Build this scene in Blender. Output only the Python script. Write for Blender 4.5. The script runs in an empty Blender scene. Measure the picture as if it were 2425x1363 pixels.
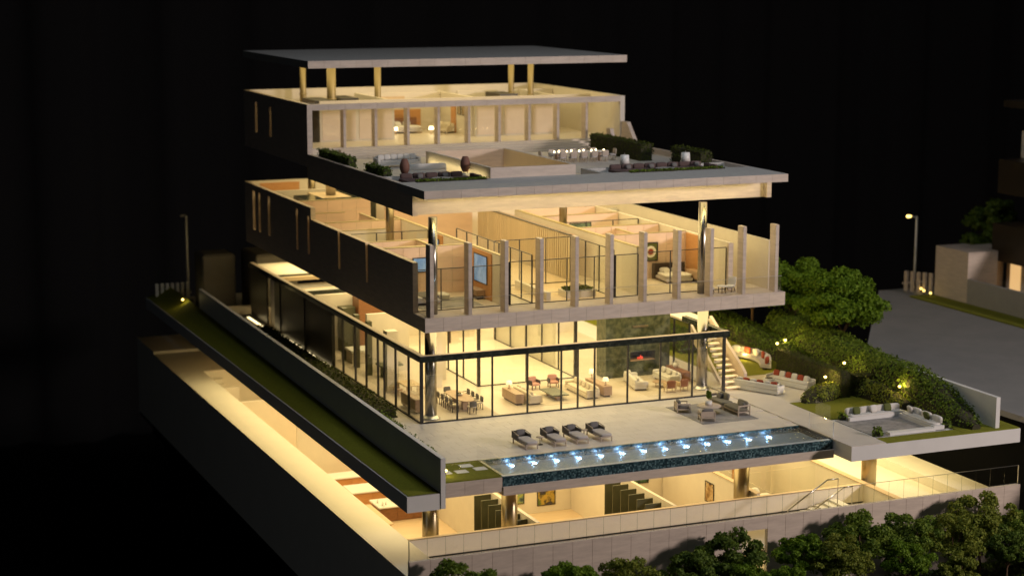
import bpy, bmesh, math, random
from mathutils import Matrix, Vector
random.seed(7)
R = math.radians
sc = bpy.context.scene
COL = sc.collection

# ------------------------------------------------------------------ camera
cam = bpy.data.objects.new('camera', bpy.data.cameras.new('camera'))
COL.objects.link(cam)
cam.data.sensor_width = 36.0
cam.data.lens = 65.95
cam.data.clip_end = 2000.0
rows = ((0.92132723, -0.06484452, 0.3833423), (-0.38878601, -0.15684271, 0.90787984), (0.00125341, -0.98549254, -0.16971411))
cam.matrix_world = Matrix(((rows[0][0], -rows[0][1], -rows[0][2], -40.09995),
                           (rows[1][0], -rows[1][1], -rows[1][2], -109.83612),
                           (rows[2][0], -rows[2][1], -rows[2][2], 28.93097),
                           (0, 0, 0, 1)))
cam.data.dof.use_dof = True
cam.data.dof.focus_distance = 116.0
cam.data.dof.aperture_fstop = 0.15
sc.camera = cam

# ------------------------------------------------------------------ world, exhibition hall lamps, exposure
w = bpy.data.worlds.new('World'); sc.world = w; w.use_nodes = True
w.node_tree.nodes['Background'].inputs[0].default_value = (0.7, 0.85, 1.0, 1)
w.node_tree.nodes['Background'].inputs[1].default_value = 0.0007
sc.view_settings.view_transform = 'Standard'; sc.view_settings.look = 'None'
sc.view_settings.exposure = 0.0; sc.view_settings.gamma = 1.0
sc.render.film_transparent = False
cy = sc.cycles
cy.max_bounces = 8; cy.diffuse_bounces = 4; cy.glossy_bounces = 4; cy.transmission_bounces = 6
cy.transparent_max_bounces = 32; cy.caustics_reflective = False; cy.caustics_refractive = False
cy.sample_clamp_indirect = 6.0; cy.use_denoising = True; cy.use_light_tree = True

def area(name, loc, target, sx, sy, power, col):
    l = bpy.data.lights.new(name, 'AREA'); l.shape = 'RECTANGLE'; l.size = sx; l.size_y = sy
    l.energy = power; l.color = col
    o = bpy.data.objects.new(name, l); COL.objects.link(o); o.location = loc
    o.rotation_euler = (Vector(target) - Vector(loc)).to_track_quat('-Z', 'Y').to_euler()
    return o
# spotlights of the hall: one from the front right, one weak and cool from above
area('hall_spotlight', (86, -86, 32), (13, -4, 4), 9, 9, 72000, (1.0, 0.845, 0.775))
area('hall_ceiling_lamp', (14, -20, 62), (14, 4, 0), 22, 22, 10000, (0.86, 0.93, 1.0))
area('side_fill_light', (-100, -40, 12), (-5, 15, -4), 14, 14, 1150, (0.85, 0.92, 1.0))  # added weak cool fill from the left for the dark side faces, not a hall lamp

WARM = (1.0, 0.79, 0.37)
WARM2 = (1.0, 0.68, 0.34)
def led(name, x0, x1, y0, y1, z, k, col=WARM):
    """warm LED panel fixed under a slab, shining down"""
    l = bpy.data.lights.new(name, 'AREA'); l.shape = 'RECTANGLE'; l.size = x1 - x0; l.size_y = y1 - y0
    l.energy = k * (x1 - x0) * (y1 - y0); l.color = col
    o = bpy.data.objects.new(name, l); COL.objects.link(o); o.location = ((x0 + x1) / 2, (y0 + y1) / 2, z)
    return o
led('led_panel_roof', 1, 25.2, 24.6, 41, 21.30, 5.0)
led('led_panel_penthouse', 1, 25.2, 25, 41, 13.95, 6.0)
led('led_panel_terrace', 1, 25.2, 2.2, 23, 13.10, 7.0)
o = led('led_strip_fascia', 0.6, 25.6, -.56, -.40, 14.46, 70.0, (1.0, 0.80, 0.30)); o.rotation_euler = (R(42), 0, 0)
led('led_strip_balcony', .6, 25.6, .1, 1.1, 14.47, 7.0)
led('led_panel_bedrooms', 0.8, 25.6, 0.0, 41, 6.00, 8.6)
led('led_panel_grass_terrace', -5.4, -3.2, -10, 38, -1.62, 7.5)
led('led_panel_living', -2.5, 21.5, -8.0, 34, -1.22, 6.5)
led('led_panel_garden', 23.0, 34.2, -11.5, 24, -1.02, 7.5)
o = led('skylight_fill', 6.8, 6.9, 5.0, 16.0, 14.4, 20.0); o.location = (6.85, 10.4, 14.3); o.rotation_euler = (0, R(-92), 0); o.data.size = .1; o.data.size_y = 11.0; o.data.energy = 22  # added unseen light in the shaft, stands in for warm light from the level below
o = led('led_strip_skylight_side', 5.0, 16.0, 0, .08, 15.08, 40.0); o.location = (6.15, 10.5, 15.08); o.rotation_euler = (0, R(-75), 0); o.data.size = .08; o.data.size_y = 11.0; o.data.energy = 36

# ------------------------------------------------------------------ materials
MATS = {}
def nt(m): return m.node_tree.nodes, m.node_tree.links
def pbr(name, col, rough=0.6, metal=0.0, spec=0.4, col2=None, scale=3.0, bump=0.0, bscale=30.0, detail=4.0, stretch=None, emit=None, estr=0.0, obj_var=0.0, lo=0.35, hi=0.65):
    m = bpy.data.materials.new(name); m.use_nodes = True
    N, L = nt(m); b = N['Principled BSDF']
    b.inputs['Base Color'].default_value = (*col, 1); b.inputs['Roughness'].default_value = rough
    b.inputs['Metallic'].default_value = metal; b.inputs['Specular IOR Level'].default_value = spec
    src = None
    tc = N.new('ShaderNodeNewGeometry')
    vec = tc.outputs['Position']
    if stretch:
        mp = N.new('ShaderNodeMapping'); mp.inputs['Scale'].default_value = stretch
        L.new(vec, mp.inputs['Vector']); vec = mp.outputs['Vector']
    if col2:
        n = N.new('ShaderNodeTexNoise'); n.inputs['Scale'].default_value = scale; n.inputs['Detail'].default_value = detail
        n.inputs['Roughness'].default_value = 0.65
        L.new(vec, n.inputs['Vector'])
        r = N.new('ShaderNodeValToRGB'); r.color_ramp.elements[0].position = lo; r.color_ramp.elements[1].position = hi
        r.color_ramp.elements[0].color = (*col, 1); r.color_ramp.elements[1].color = (*col2, 1)
        L.new(n.outputs['Fac'], r.inputs['Fac']); src = r.outputs['Color']
    if obj_var:
        oi = N.new('ShaderNodeObjectInfo'); mr = N.new('ShaderNodeMapRange')
        mr.inputs['To Min'].default_value = 1 - obj_var; mr.inputs['To Max'].default_value = 1 + obj_var
        L.new(oi.outputs['Random'], mr.inputs['Value'])
        mx = N.new('ShaderNodeVectorMath'); mx.operation = 'SCALE'
        if src: L.new(src, mx.inputs[0])
        else: mx.inputs[0].default_value = col
        L.new(mr.outputs['Result'], mx.inputs['Scale']); src = mx.outputs['Vector']
    if src: L.new(src, b.inputs['Base Color'])
    if bump:
        n2 = N.new('ShaderNodeTexNoise'); n2.inputs['Scale'].default_value = bscale; n2.inputs['Detail'].default_value = 3
        L.new(vec, n2.inputs['Vector'])
        bp = N.new('ShaderNodeBump'); bp.inputs['Strength'].default_value = bump; bp.inputs['Distance'].default_value = 0.05
        L.new(n2.outputs['Fac'], bp.inputs['Height']); L.new(bp.outputs['Normal'], b.inputs['Normal'])
    if emit:
        b.inputs['Emission Color'].default_value = (*emit, 1); b.inputs['Emission Strength'].default_value = estr
    MATS[name] = m
    return m

pbr('travertine', (0.51, 0.425, 0.36), 0.55, col2=(0.61, 0.51, 0.43), scale=1.6, stretch=(0.5, 0.5, 3.0), bump=0.12, bscale=9, obj_var=0.035)
pbr('travertine_top', (0.40, 0.39, 0.375), 0.6, col2=(0.46, 0.445, 0.42), scale=2.0, bump=0.08, bscale=14)
pbr('plaster', (0.64, 0.58, 0.50), 0.7, col2=(0.68, 0.62, 0.53), scale=0.8)
pbr('white_paint', (0.66, 0.65, 0.63), 0.55, col2=(0.70, 0.69, 0.67), scale=0.6)
pbr('ledge_paint', (0.70, 0.655, 0.56), 0.6, col2=(0.74, 0.69, 0.59), scale=0.4)
pbr('pink_tile', (0.66, 0.49, 0.395), 0.4, col2=(0.72, 0.54, 0.43), scale=1.2, stretch=(.6, .6, 2.5), obj_var=0.05)
pbr('gold_cap', (0.34, 0.26, 0.10), 0.4)
pbr('pale_panel', (0.66, 0.54, 0.43), 0.5, col2=(0.70, 0.58, 0.47), scale=1.0)
pbr('orange_wood', (0.50, 0.245, 0.095), 0.45, col2=(0.58, 0.30, 0.13), scale=2.2, stretch=(1, 1, 6))
pbr('oak', (0.56, 0.41, 0.25), 0.5, col2=(0.62, 0.47, 0.30), scale=2.0, stretch=(1, 1, 4))
pbr('slat_oak', (0.60, 0.49, 0.34), 0.55, obj_var=0.06)
pbr('walnut', (0.20, 0.085, 0.035), 0.4, col2=(0.28, 0.125, 0.055), scale=3, stretch=(1, 5, 5))
pbr('warm_wood', (0.38, 0.25, 0.165), 0.45, col2=(0.45, 0.31, 0.21), scale=3, stretch=(2, 6, 6))
pbr('teak', (0.46, 0.38, 0.31), 0.55)
pbr('dark_wood', (0.045, 0.03, 0.022), 0.5)
pbr('stone_floor', (0.60, 0.52, 0.43), 0.35, col2=(0.66, 0.58, 0.48), scale=0.5, obj_var=0.03)
pbr('paving', (0.60, 0.545, 0.485), 0.5, col2=(0.65, 0.595, 0.53), scale=0.7, bump=0.06, bscale=18, obj_var=0.035)
pbr('plank_floor', (0.66, 0.50, 0.33), 0.4, col2=(0.72, 0.56, 0.38), scale=1.2, stretch=(0.3, 4, 1))
pbr('deck', (0.44, 0.36, 0.30), 0.6, col2=(0.50, 0.42, 0.35), scale=2.0, stretch=(0.4, 6, 1))
pbr('black_metal', (0.018, 0.016, 0.014), 0.4, spec=0.5)
pbr('bronze_dark', (0.028, 0.021, 0.013), 0.38, spec=0.5, col2=(0.036, 0.027, 0.017), scale=0.7)
pbr('dark_marble', (0.016, 0.021, 0.017), 0.16, spec=0.5, col2=(0.055, 0.062, 0.048), scale=3.2, detail=9, lo=0.42, hi=0.72)
pbr('green_marble', (0.028, 0.038, 0.024), 0.28, spec=0.45, col2=(0.14, 0.15, 0.095), scale=2.6, detail=10, lo=0.38, hi=0.70)
pbr('green_panel', (0.062, 0.062, 0.032), 0.5, col2=(0.072, 0.071, 0.038), scale=1.0, obj_var=0.08)
pbr('chrome', (0.40, 0.375, 0.33), 0.26, metal=1.0)
pbr('brass_satin', (0.36, 0.29, 0.16), 0.55, metal=1.0)
pbr('brass', (0.40, 0.325, 0.20), 0.30, metal=1.0)
pbr('steel', (0.55, 0.54, 0.52), 0.3, metal=1.0)
pbr('grey_fabric', (0.47, 0.435, 0.42), 0.9, bump=0.25, bscale=60)
pbr('charcoal_fabric', (0.16, 0.15, 0.145), 0.9, bump=0.25, bscale=60)
pbr('olive_fabric', (0.19, 0.175, 0.14), 0.9, bump=0.25, bscale=60)
pbr('plum_fabric', (0.105, 0.068, 0.064), 0.9, bump=0.25, bscale=50)
pbr('cream_fabric', (0.66, 0.58, 0.46), 0.9, bump=0.2, bscale=50)
pbr('white_fabric', (0.62, 0.59, 0.55), 0.9, bump=0.2, bscale=50)
pbr('red_fabric', (0.29, 0.055, 0.028), 0.9, bump=0.2, bscale=50)
pbr('pink_fabric', (0.54, 0.29, 0.23), 0.9)
pbr('moss_fabric', (0.10, 0.115, 0.03), 0.9)
pbr('leather', (0.28, 0.105, 0.045), 0.5)
pbr('terracotta', (0.19, 0.088, 0.062), 0.7, bump=0.3, bscale=18)
pbr('ceramic', (0.74, 0.72, 0.69), 0.3)
pbr('rug_grey', (0.20, 0.19, 0.185), 0.95, col2=(0.36, 0.34, 0.32), scale=1.4, detail=8)
pbr('rug_beige', (0.50, 0.43, 0.34), 0.95, col2=(0.60, 0.52, 0.42), scale=0.9, detail=6)
pbr('soil', (0.035, 0.03, 0.02), 0.95, col2=(0.05, 0.05, 0.022), scale=2.0, bump=0.4, bscale=8)
pbr('turf', (0.165, 0.172, 0.006), 0.95, col2=(0.22, 0.225, 0.012), scale=5.0, bump=0.9, bscale=45, lo=.3, hi=.7)
pbr('asphalt', (0.20, 0.20, 0.196), 0.85, col2=(0.23, 0.226, 0.22), scale=0.4, bump=0.05, bscale=20)
pbr('dark_concrete', (0.10, 0.093, 0.08), 0.8, col2=(0.12, 0.11, 0.095), scale=0.7)
pbr('pool_floor', (0.36, 0.42, 0.46), 0.4, col2=(0.48, 0.53, 0.56), scale=6.0)
pbr('concrete', (0.30, 0.285, 0.27), 0.8, col2=(0.33, 0.31, 0.29), scale=0.7)
pbr('hall_black', (0.004, 0.004, 0.004), 0.95, spec=0.1)
pbr('bark', (0.11, 0.065, 0.035), 0.9, bump=0.5, bscale=12)
pbr('tv_blue', (0.10, 0.17, 0.28), 0.35, col2=(0.30, 0.42, 0.55), scale=0.8, lo=.4, hi=.6, emit=(0.25, 0.50, 0.85), estr=0.28)
pbr('lamp_glow', (0.9, 0.8, 0.6), 0.5, emit=(1.0, 0.78, 0.45), estr=1.1)
pbr('candle_glow', (0.9, 0.8, 0.6), 0.5, emit=(1.0, 0.80, 0.45), estr=5.0)
pbr('garden_glow', (0.9, 0.8, 0.5), 0.5, emit=(1.0, 0.66, 0.16), estr=4.5)
pbr('pool_glow', (0.9, 0.95, 1.0), 0.4, emit=(0.70, 0.86, 1.0), estr=80.0)
pbr('strip_glow', (1, 0.9, 0.6), 0.5, emit=(1.0, 0.80, 0.42), estr=2.6)
pbr('step_glow', (0.8, 0.7, 0.5), 0.5, emit=(1.0, 0.70, 0.32), estr=0.55)
pbr('ember', (0.5, 0.05, 0.03), 0.6, emit=(1.0, 0.09, 0.05), estr=0.8)
pbr('window_glow', (0.5, 0.4, 0.25), 0.6, emit=(1.0, 0.60, 0.24), estr=0.75)

def glass(name, tint, refl=1.0, rough=0.0, r0=0.035):
    m = bpy.data.materials.new(name); m.use_nodes = True
    N, L = nt(m); N.remove(N['Principled BSDF'])
    t = N.new('ShaderNodeBsdfTransparent'); t.inputs[0].default_value = (*tint, 1)
    g = N.new('ShaderNodeBsdfGlossy'); g.inputs['Roughness'].default_value = rough
    g.inputs['Color'].default_value = (refl, refl, refl, 1)
    lw = N.new('ShaderNodeLayerWeight'); pw = N.new('ShaderNodeMath'); pw.operation = 'POWER'; pw.inputs[1].default_value = 5.0
    L.new(lw.outputs['Facing'], pw.inputs[0])
    f = N.new('ShaderNodeMapRange'); f.inputs['To Min'].default_value = r0; f.inputs['To Max'].default_value = 0.9
    L.new(pw.outputs[0], f.inputs['Value'])
    x = N.new('ShaderNodeMixShader'); L.new(f.outputs[0], x.inputs[0]); L.new(t.outputs[0], x.inputs[1]); L.new(g.outputs[0], x.inputs[2])
    L.new(x.outputs[0], N['Material Output'].inputs['Surface'])
    MATS[name] = m
    return m
glass('glass', (0.975, 0.98, 0.965))
glass('glass_rail', (0.985, 0.985, 0.98), r0=0.03)
glass('glass_edge', (0.70, 0.74, 0.70))

def water():
    m = bpy.data.materials.new('water'); m.use_nodes = True
    N, L = nt(m); N.remove(N['Principled BSDF'])
    t = N.new('ShaderNodeBsdfTransparent'); t.inputs[0].default_value = (0.72, 0.84, 0.92, 1)
    g = N.new('ShaderNodeBsdfGlossy'); g.inputs['Roughness'].default_value = 0.09
    lw = N.new('ShaderNodeLayerWeight'); pw = N.new('ShaderNodeMath'); pw.operation = 'POWER'; pw.inputs[1].default_value = 5.0
    L.new(lw.outputs['Facing'], pw.inputs[0])
    f = N.new('ShaderNodeMapRange'); f.inputs['To Min'].default_value = 0.22; f.inputs['To Max'].default_value = 0.9
    L.new(pw.outputs[0], f.inputs['Value'])
    x = N.new('ShaderNodeMixShader'); L.new(f.outputs[0], x.inputs[0]); L.new(t.outputs[0], x.inputs[1]); L.new(g.outputs[0], x.inputs[2])
    geo = N.new('ShaderNodeNewGeometry')
    n = N.new('ShaderNodeTexNoise'); n.inputs['Scale'].default_value = 7.0; n.inputs['Detail'].default_value = 5; n.inputs['Roughness'].default_value = 0.7
    L.new(geo.outputs['Position'], n.inputs['Vector'])
    bp = N.new('ShaderNodeBump'); bp.inputs['Strength'].default_value = 0.9; bp.inputs['Distance'].default_value = 0.12
    L.new(n.outputs['Fac'], bp.inputs['Height'])
    L.new(bp.outputs['Normal'], g.inputs['Normal']); L.new(bp.outputs['Normal'], lw.inputs['Normal'])
    L.new(x.outputs[0], N['Material Output'].inputs['Surface'])
    MATS['water'] = m
water()
pbr('curtain', (0.012, 0.012, 0.013), 0.95, spec=0.1)

def mosaic():
    m = bpy.data.materials.new('mosaic'); m.use_nodes = True
    N, L = nt(m); b = N['Principled BSDF']; b.inputs['Roughness'].default_value = 0.25
    geo = N.new('ShaderNodeNewGeometry')
    mp = N.new('ShaderNodeVectorMath'); mp.operation = 'SCALE'; mp.inputs['Scale'].default_value = 11.0
    L.new(geo.outputs['Position'], mp.inputs[0])
    fl = N.new('ShaderNodeVectorMath'); fl.operation = 'FLOOR'; L.new(mp.outputs[0], fl.inputs[0])
    wn = N.new('ShaderNodeTexWhiteNoise'); L.new(fl.outputs[0], wn.inputs['Vector'])
    r = N.new('ShaderNodeValToRGB'); e = r.color_ramp.elements
    e[0].color = (0.010, 0.026, 0.034, 1); e[1].color = (0.11, 0.19, 0.21, 1); e[0].position = 0.15
    e2 = e.new(0.6); e2.color = (0.032, 0.075, 0.09, 1)
    L.new(wn.outputs['Value'], r.inputs['Fac']); L.new(r.outputs['Color'], b.inputs['Base Color'])
    MATS['mosaic'] = m
mosaic()

def leafmat(name, c1, c2, trans=0.35):
    m = bpy.data.materials.new(name); m.use_nodes = True
    N, L = nt(m); b = N['Principled BSDF']; b.inputs['Roughness'].default_value = 0.65
    b.inputs['Specular IOR Level'].default_value = 0.25
    g = N.new('ShaderNodeNewGeometry'); r = N.new('ShaderNodeValToRGB')
    r.color_ramp.elements[0].color = (*c1, 1); r.color_ramp.elements[1].color = (*c2, 1)
    L.new(g.outputs['Random Per Island'], r.inputs['Fac']); L.new(r.outputs['Color'], b.inputs['Base Color'])
    tr = N.new('ShaderNodeBsdfTranslucent'); L.new(r.outputs['Color'], tr.inputs['Color'])
    x = N.new('ShaderNodeMixShader'); x.inputs[0].default_value = trans
    L.new(b.outputs[0], x.inputs[1]); L.new(tr.outputs[0], x.inputs[2])
    L.new(x.outputs[0], N['Material Output'].inputs['Surface'])
    MATS[name] = m
leafmat('leaf_dark', (0.057, 0.099, 0.013), (0.142, 0.212, 0.026))
leafmat('leaf_mid', (0.080, 0.139, 0.014), (0.207, 0.283, 0.033))
leafmat('leaf_bright', (0.085, 0.165, 0.007), (0.170, 0.270, 0.016))
leafmat('leaf_olive', (0.109, 0.151, 0.017), (0.283, 0.312, 0.045))
leafmat('leaf_hedge', (0.036, 0.052, 0.006), (0.082, 0.105, 0.012))

def painting(name, cols, scale, seed):
    m = bpy.data.materials.new(name); m.use_nodes = True
    N, L = nt(m); b = N['Principled BSDF']; b.inputs['Roughness'].default_value = 0.5
    g = N.new('ShaderNodeNewGeometry')
    ad = N.new('ShaderNodeVectorMath'); ad.operation = 'ADD'; ad.inputs[1].default_value = (seed, seed * 1.7, seed * .3)
    L.new(g.outputs['Position'], ad.inputs[0])
    n = N.new('ShaderNodeTexNoise'); n.inputs['Scale'].default_value = scale; n.inputs['Detail'].default_value = 3
    L.new(ad.outputs[0], n.inputs['Vector'])
    r = N.new('ShaderNodeValToRGB'); e = r.color_ramp.elements
    e[0].color = (*cols[0], 1); e[1].color = (*cols[-1], 1); e[0].position = .34; e[1].position = .66
    for i, c in enumerate(cols[1:-1]):
        k = e.new(.34 + .32 * (i + 1) / (len(cols) - 1)); k.color = (*c, 1)
    L.new(n.outputs['Fac'], r.inputs['Fac']); L.new(r.outputs['Color'], b.inputs['Base Color'])
    MATS[name] = m
painting('art_green', [(.02, .04, .05), (.12, .2, .16), (.35, .36, .05), (.1, .25, .2)], 1.5, 3)
painting('art_yellow', [(.05, .04, .07), (.03, .03, .02), (.45, .3, .05), (.1, .15, .03)], 1.6, 11)
painting('art_street', [(.03, .02, .02), (.3, .17, .06), (.55, .4, .22), (.06, .05, .04)], 1.8, 19)
painting('art_night', [(.01, .02, .02), (.03, .08, .04), (.12, .2, .1), (.01, .02, .02)], 2.0, 27)
painting('art_sketch', [(.5, .4, .26), (.28, .2, .12), (.6, .5, .34)], 1.5, 33)

# ------------------------------------------------------------------ mesh helpers
def off(o):
    v = Vector((0, 0, 0))
    while o is not None:
        v += o.location; o = o.parent
    return v
class M:
    def __init__(s): s.v = []; s.f = []
    def box(s, x0, x1, y0, y1, z0, z1):
        b = len(s.v)
        s.v += [(x0, y0, z0), (x1, y0, z0), (x1, y1, z0), (x0, y1, z0), (x0, y0, z1), (x1, y0, z1), (x1, y1, z1), (x0, y1, z1)]
        s.f += [tuple(b + i for i in q) for q in ((0, 3, 2, 1), (4, 5, 6, 7), (0, 1, 5, 4), (1, 2, 6, 5), (2, 3, 7, 6), (3, 0, 4, 7))]
        return s
    def bbox(s, x0, x1, y0, y1, z0, z1, r):
        """box with chamfered top and vertical edges"""
        b = len(s.v)
        def ring(i, z): return [(x0 + i + r, y0 + i, z), (x1 - i - r, y0 + i, z), (x1 - i, y0 + i + r, z), (x1 - i, y1 - i - r, z), (x1 - i - r, y1 - i, z), (x0 + i + r, y1 - i, z), (x0 + i, y1 - i - r, z), (x0 + i, y0 + i + r, z)]
        s.v += ring(0, z0) + ring(0, z1 - r) + ring(r, z1)
        s.f.append(tuple(b + i for i in range(7, -1, -1))); s.f.append(tuple(b + 16 + i for i in range(8)))
        for k in (0, 8):
            for i in range(8): s.f.append((b + k + i, b + k + (i + 1) % 8, b + k + 8 + (i + 1) % 8, b + k + 8 + i))
        return s
    def cyl(s, p0, p1, r0, r1=None, n=10, cap=True):
        r1 = r0 if r1 is None else r1
        p0, p1 = Vector(p0), Vector(p1); d = (p1 - p0).normalized()
        u = d.orthogonal().normalized(); w_ = d.cross(u); b = len(s.v)
        for p, r in ((p0, r0), (p1, r1)):
            for i in range(n):
                a = 2 * math.pi * i / n; s.v.append(tuple(p + u * (r * math.cos(a)) + w_ * (r * math.sin(a))))
        for i in range(n): s.f.append((b + i, b + (i + 1) % n, b + n + (i + 1) % n, b + n + i))
        if cap:
            s.f.append(tuple(b + i for i in range(n - 1, -1, -1))); s.f.append(tuple(b + n + i for i in range(n)))
        return s
    def lathe(s, c, prof, n=16):
        b = len(s.v)
        for r, z in prof:
            for i in range(n):
                a = 2 * math.pi * i / n; s.v.append((c[0] + r * math.cos(a), c[1] + r * math.sin(a), c[2] + z))
        for k in range(len(prof) - 1):
            for i in range(n): s.f.append((b + k * n + i, b + k * n + (i + 1) % n, b + (k + 1) * n + (i + 1) % n, b + (k + 1) * n + i))
        s.f.append(tuple(b + i for i in range(n - 1, -1, -1))); s.f.append(tuple(b + (len(prof) - 1) * n + i for i in range(n)))
        return s
    def soft(s, cx, cy, cz, sx, sy, sz, e=0.45, rz=0.0, rx=0.0, ry=0.0, nu=12, nv=7):
        """rounded cushion (superellipsoid), full sizes sx sy sz"""
        b = len(s.v); rot = Matrix.Rotation(rz, 3, 'Z') @ Matrix.Rotation(ry, 3, 'Y') @ Matrix.Rotation(rx, 3, 'X')
        sg = lambda t, p: math.copysign(abs(t) ** p, t)
        for j in range(nv + 1):
            v = -math.pi / 2 + math.pi * j / nv
            for i in range(nu):
                u = 2 * math.pi * (i + .5) / nu
                p = Vector((sx / 2 * sg(math.cos(v), e) * sg(math.cos(u), e), sy / 2 * sg(math.cos(v), e) * sg(math.sin(u), e), sz / 2 * sg(math.sin(v), e)))
                p = rot @ p; s.v.append((p.x + cx, p.y + cy, p.z + cz))
        for j in range(nv):
            for i in range(nu): s.f.append((b + j * nu + i, b + j * nu + (i + 1) % nu, b + (j + 1) * nu + (i + 1) % nu, b + (j + 1) * nu + i))
        return s
    def prism(s, pts, z0, z1):
        b = len(s.v); n = len(pts)
        s.v += [(x, y, z0) for x, y in pts] + [(x, y, z1) for x, y in pts]
        s.f.append(tuple(b + i for i in range(n - 1, -1, -1))); s.f.append(tuple(b + n + i for i in range(n)))
        for i in range(n): s.f.append((b + i, b + (i + 1) % n, b + n + (i + 1) % n, b + n + i))
        return s
    def hexa(s, p):
        """8 corner points: bottom ring then top ring"""
        b = len(s.v); s.v += [tuple(q) for q in p]
        s.f += [tuple(b + i for i in q) for q in ((0, 3, 2, 1), (4, 5, 6, 7), (0, 1, 5, 4), (1, 2, 6, 5), (2, 3, 7, 6), (3, 0, 4, 7))]
        return s
    def mesh(s, name, mat, o=(0, 0, 0), smooth=False):
        me = bpy.data.meshes.new(name)
        me.from_pydata([(x - o[0], y - o[1], z - o[2]) for x, y, z in s.v], [], s.f)
        me.materials.append(MATS[mat])
        if smooth:
            me.polygons.foreach_set('use_smooth', [True] * len(me.polygons))
        me.update()
        return me
    def obj(s, name, mat, parent=None, smooth=False, **kw):
        o = off(parent) if parent else Vector((0, 0, 0))
        ob = bpy.data.objects.new(name, s.mesh(name, mat, o, smooth)); COL.objects.link(ob)
        if parent: ob.parent = parent
        for k, v in kw.items(): ob[k] = v
        return ob
def B(name, mat, parent, *dims, **kw): return M().box(*dims).obj(name, mat, parent, **kw)
def inst(name, mesh, loc, parent=None, rz=0.0):
    ob = bpy.data.objects.new(name, mesh); COL.objects.link(ob)
    if parent: ob.parent = parent; loc = Vector(loc) - off(parent)
    ob.location = loc; ob.rotation_euler = (0, 0, rz)
    return ob
def tag(o, label, cat, group=None):
    o['label'] = label; o['category'] = cat
    if group: o['group'] = group
    return o
def E(name, label, cat, loc=(0, 0, 0), rz=0.0, group=None):
    o = bpy.data.objects.new(name, None); COL.objects.link(o); o.empty_display_size = .2
    o.location = loc; o.rotation_euler = (0, 0, rz)
    return tag(o, label, cat, group)
def dup(root, loc, rz=0.0, label=None, group=None):
    r = root.copy(); COL.objects.link(r); r.location = loc; r.rotation_euler = (0, 0, rz)
    if label: r['label'] = label
    if group: r['group'] = group
    for ch in list(root.children):
        c = ch.copy(); COL.objects.link(c); c.parent = r
        for g in list(ch.children):
            d = g.copy(); COL.objects.link(d); d.parent = c
    return r
def put(root, loc, rz=0.0):
    root.location = loc; root.rotation_euler = (0, 0, rz); return root
def row(name, mat, parent, x0, x1, n, y0, y1, z0, z1, gap=0.010, r=0.003):
    """n alike panels side by side along x, sharing one mesh"""
    wd = (x1 - x0) / n
    me = M().bbox(gap / 2, wd - gap / 2, 0, y1 - y0, 0, z1 - z0, r).mesh(name, mat)
    for i in range(n): inst(name, me, (x0 + i * wd, y0, z0), parent)
def rowy(name, mat, parent, y0, y1, n, x0, x1, z0, z1, gap=0.028, r=0.012):
    wd = (y1 - y0) / n
    me = M().bbox(0, x1 - x0, gap / 2, wd - gap / 2, 0, z1 - z0, r).mesh(name, mat)
    for i in range(n): inst(name, me, (x0, y0 + i * wd, z0), parent)
def wally(m, x0, x1, y0, y1, z0, z1, ops):
    """wall along y with openings (ya, yb, za, zb)"""
    y = y0
    for ya, yb, za, zb in sorted(ops):
        m.box(x0, x1, y, ya, z0, z1)
        if za > z0: m.box(x0, x1, ya, yb, z0, za)
        if zb < z1: m.box(x0, x1, ya, yb, zb, z1)
        y = yb
    m.box(x0, x1, y, y1, z0, z1)
    return m

# ------------------------------------------------------------------ foliage
def leaves(m, pts, size, spread=0.9, rng=random):
    """one small bent leaf face per (point, normal)"""
    for p, n in pts:
        d = Vector((rng.gauss(0, spread) + n[0], rng.gauss(0, spread) + n[1], rng.gauss(0, spread) + n[2])).normalized()
        u = d.orthogonal().normalized(); u = Matrix.Rotation(rng.uniform(0, 6.28), 3, d) @ u; v = d.cross(u)
        s = size * rng.uniform(.6, 1.3); b = len(m.v); P = Vector(p)
        for a, c in ((-.5, -.35), (.5, -.35), (.6, .35), (-.4, .4)): m.v.append(tuple(P + u * (a * s) + v * (c * s)))
        m.f.append((b, b + 1, b + 2, b + 3))
    return m
def crown(rx, ry, rz, n_clump, per, leaf, seed, flat=0.25, clump=0.27):
    rng = random.Random(seed); m = M(); pts = []
    for k in range(n_clump):
        while True:
            a = Vector((rng.gauss(0, 1), rng.gauss(0, 1), rng.gauss(0, 1)))
            if a.length > .01: break
        a.normalize(); t = rng.uniform(.62, 1.0)
        if a.z < -flat: a.z *= .45
        c = Vector((a.x * rx * t, a.y * ry * t, a.z * rz * t)); r = clump * rng.uniform(.7, 1.25) * min(rx, rz)
        for i in range(per):
            q = Vector((rng.gauss(0, 1), rng.gauss(0, 1), rng.gauss(0, 1))).normalized()
            if q.z < -.5: q.z *= -.6
            rr = r * rng.uniform(.75, 1.08)
            p = c + Vector((q.x * rr, q.y * rr, q.z * rr * .8)); pts.append((p, q))
    leaves(m, pts, leaf, .55, rng)
    return m
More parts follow.
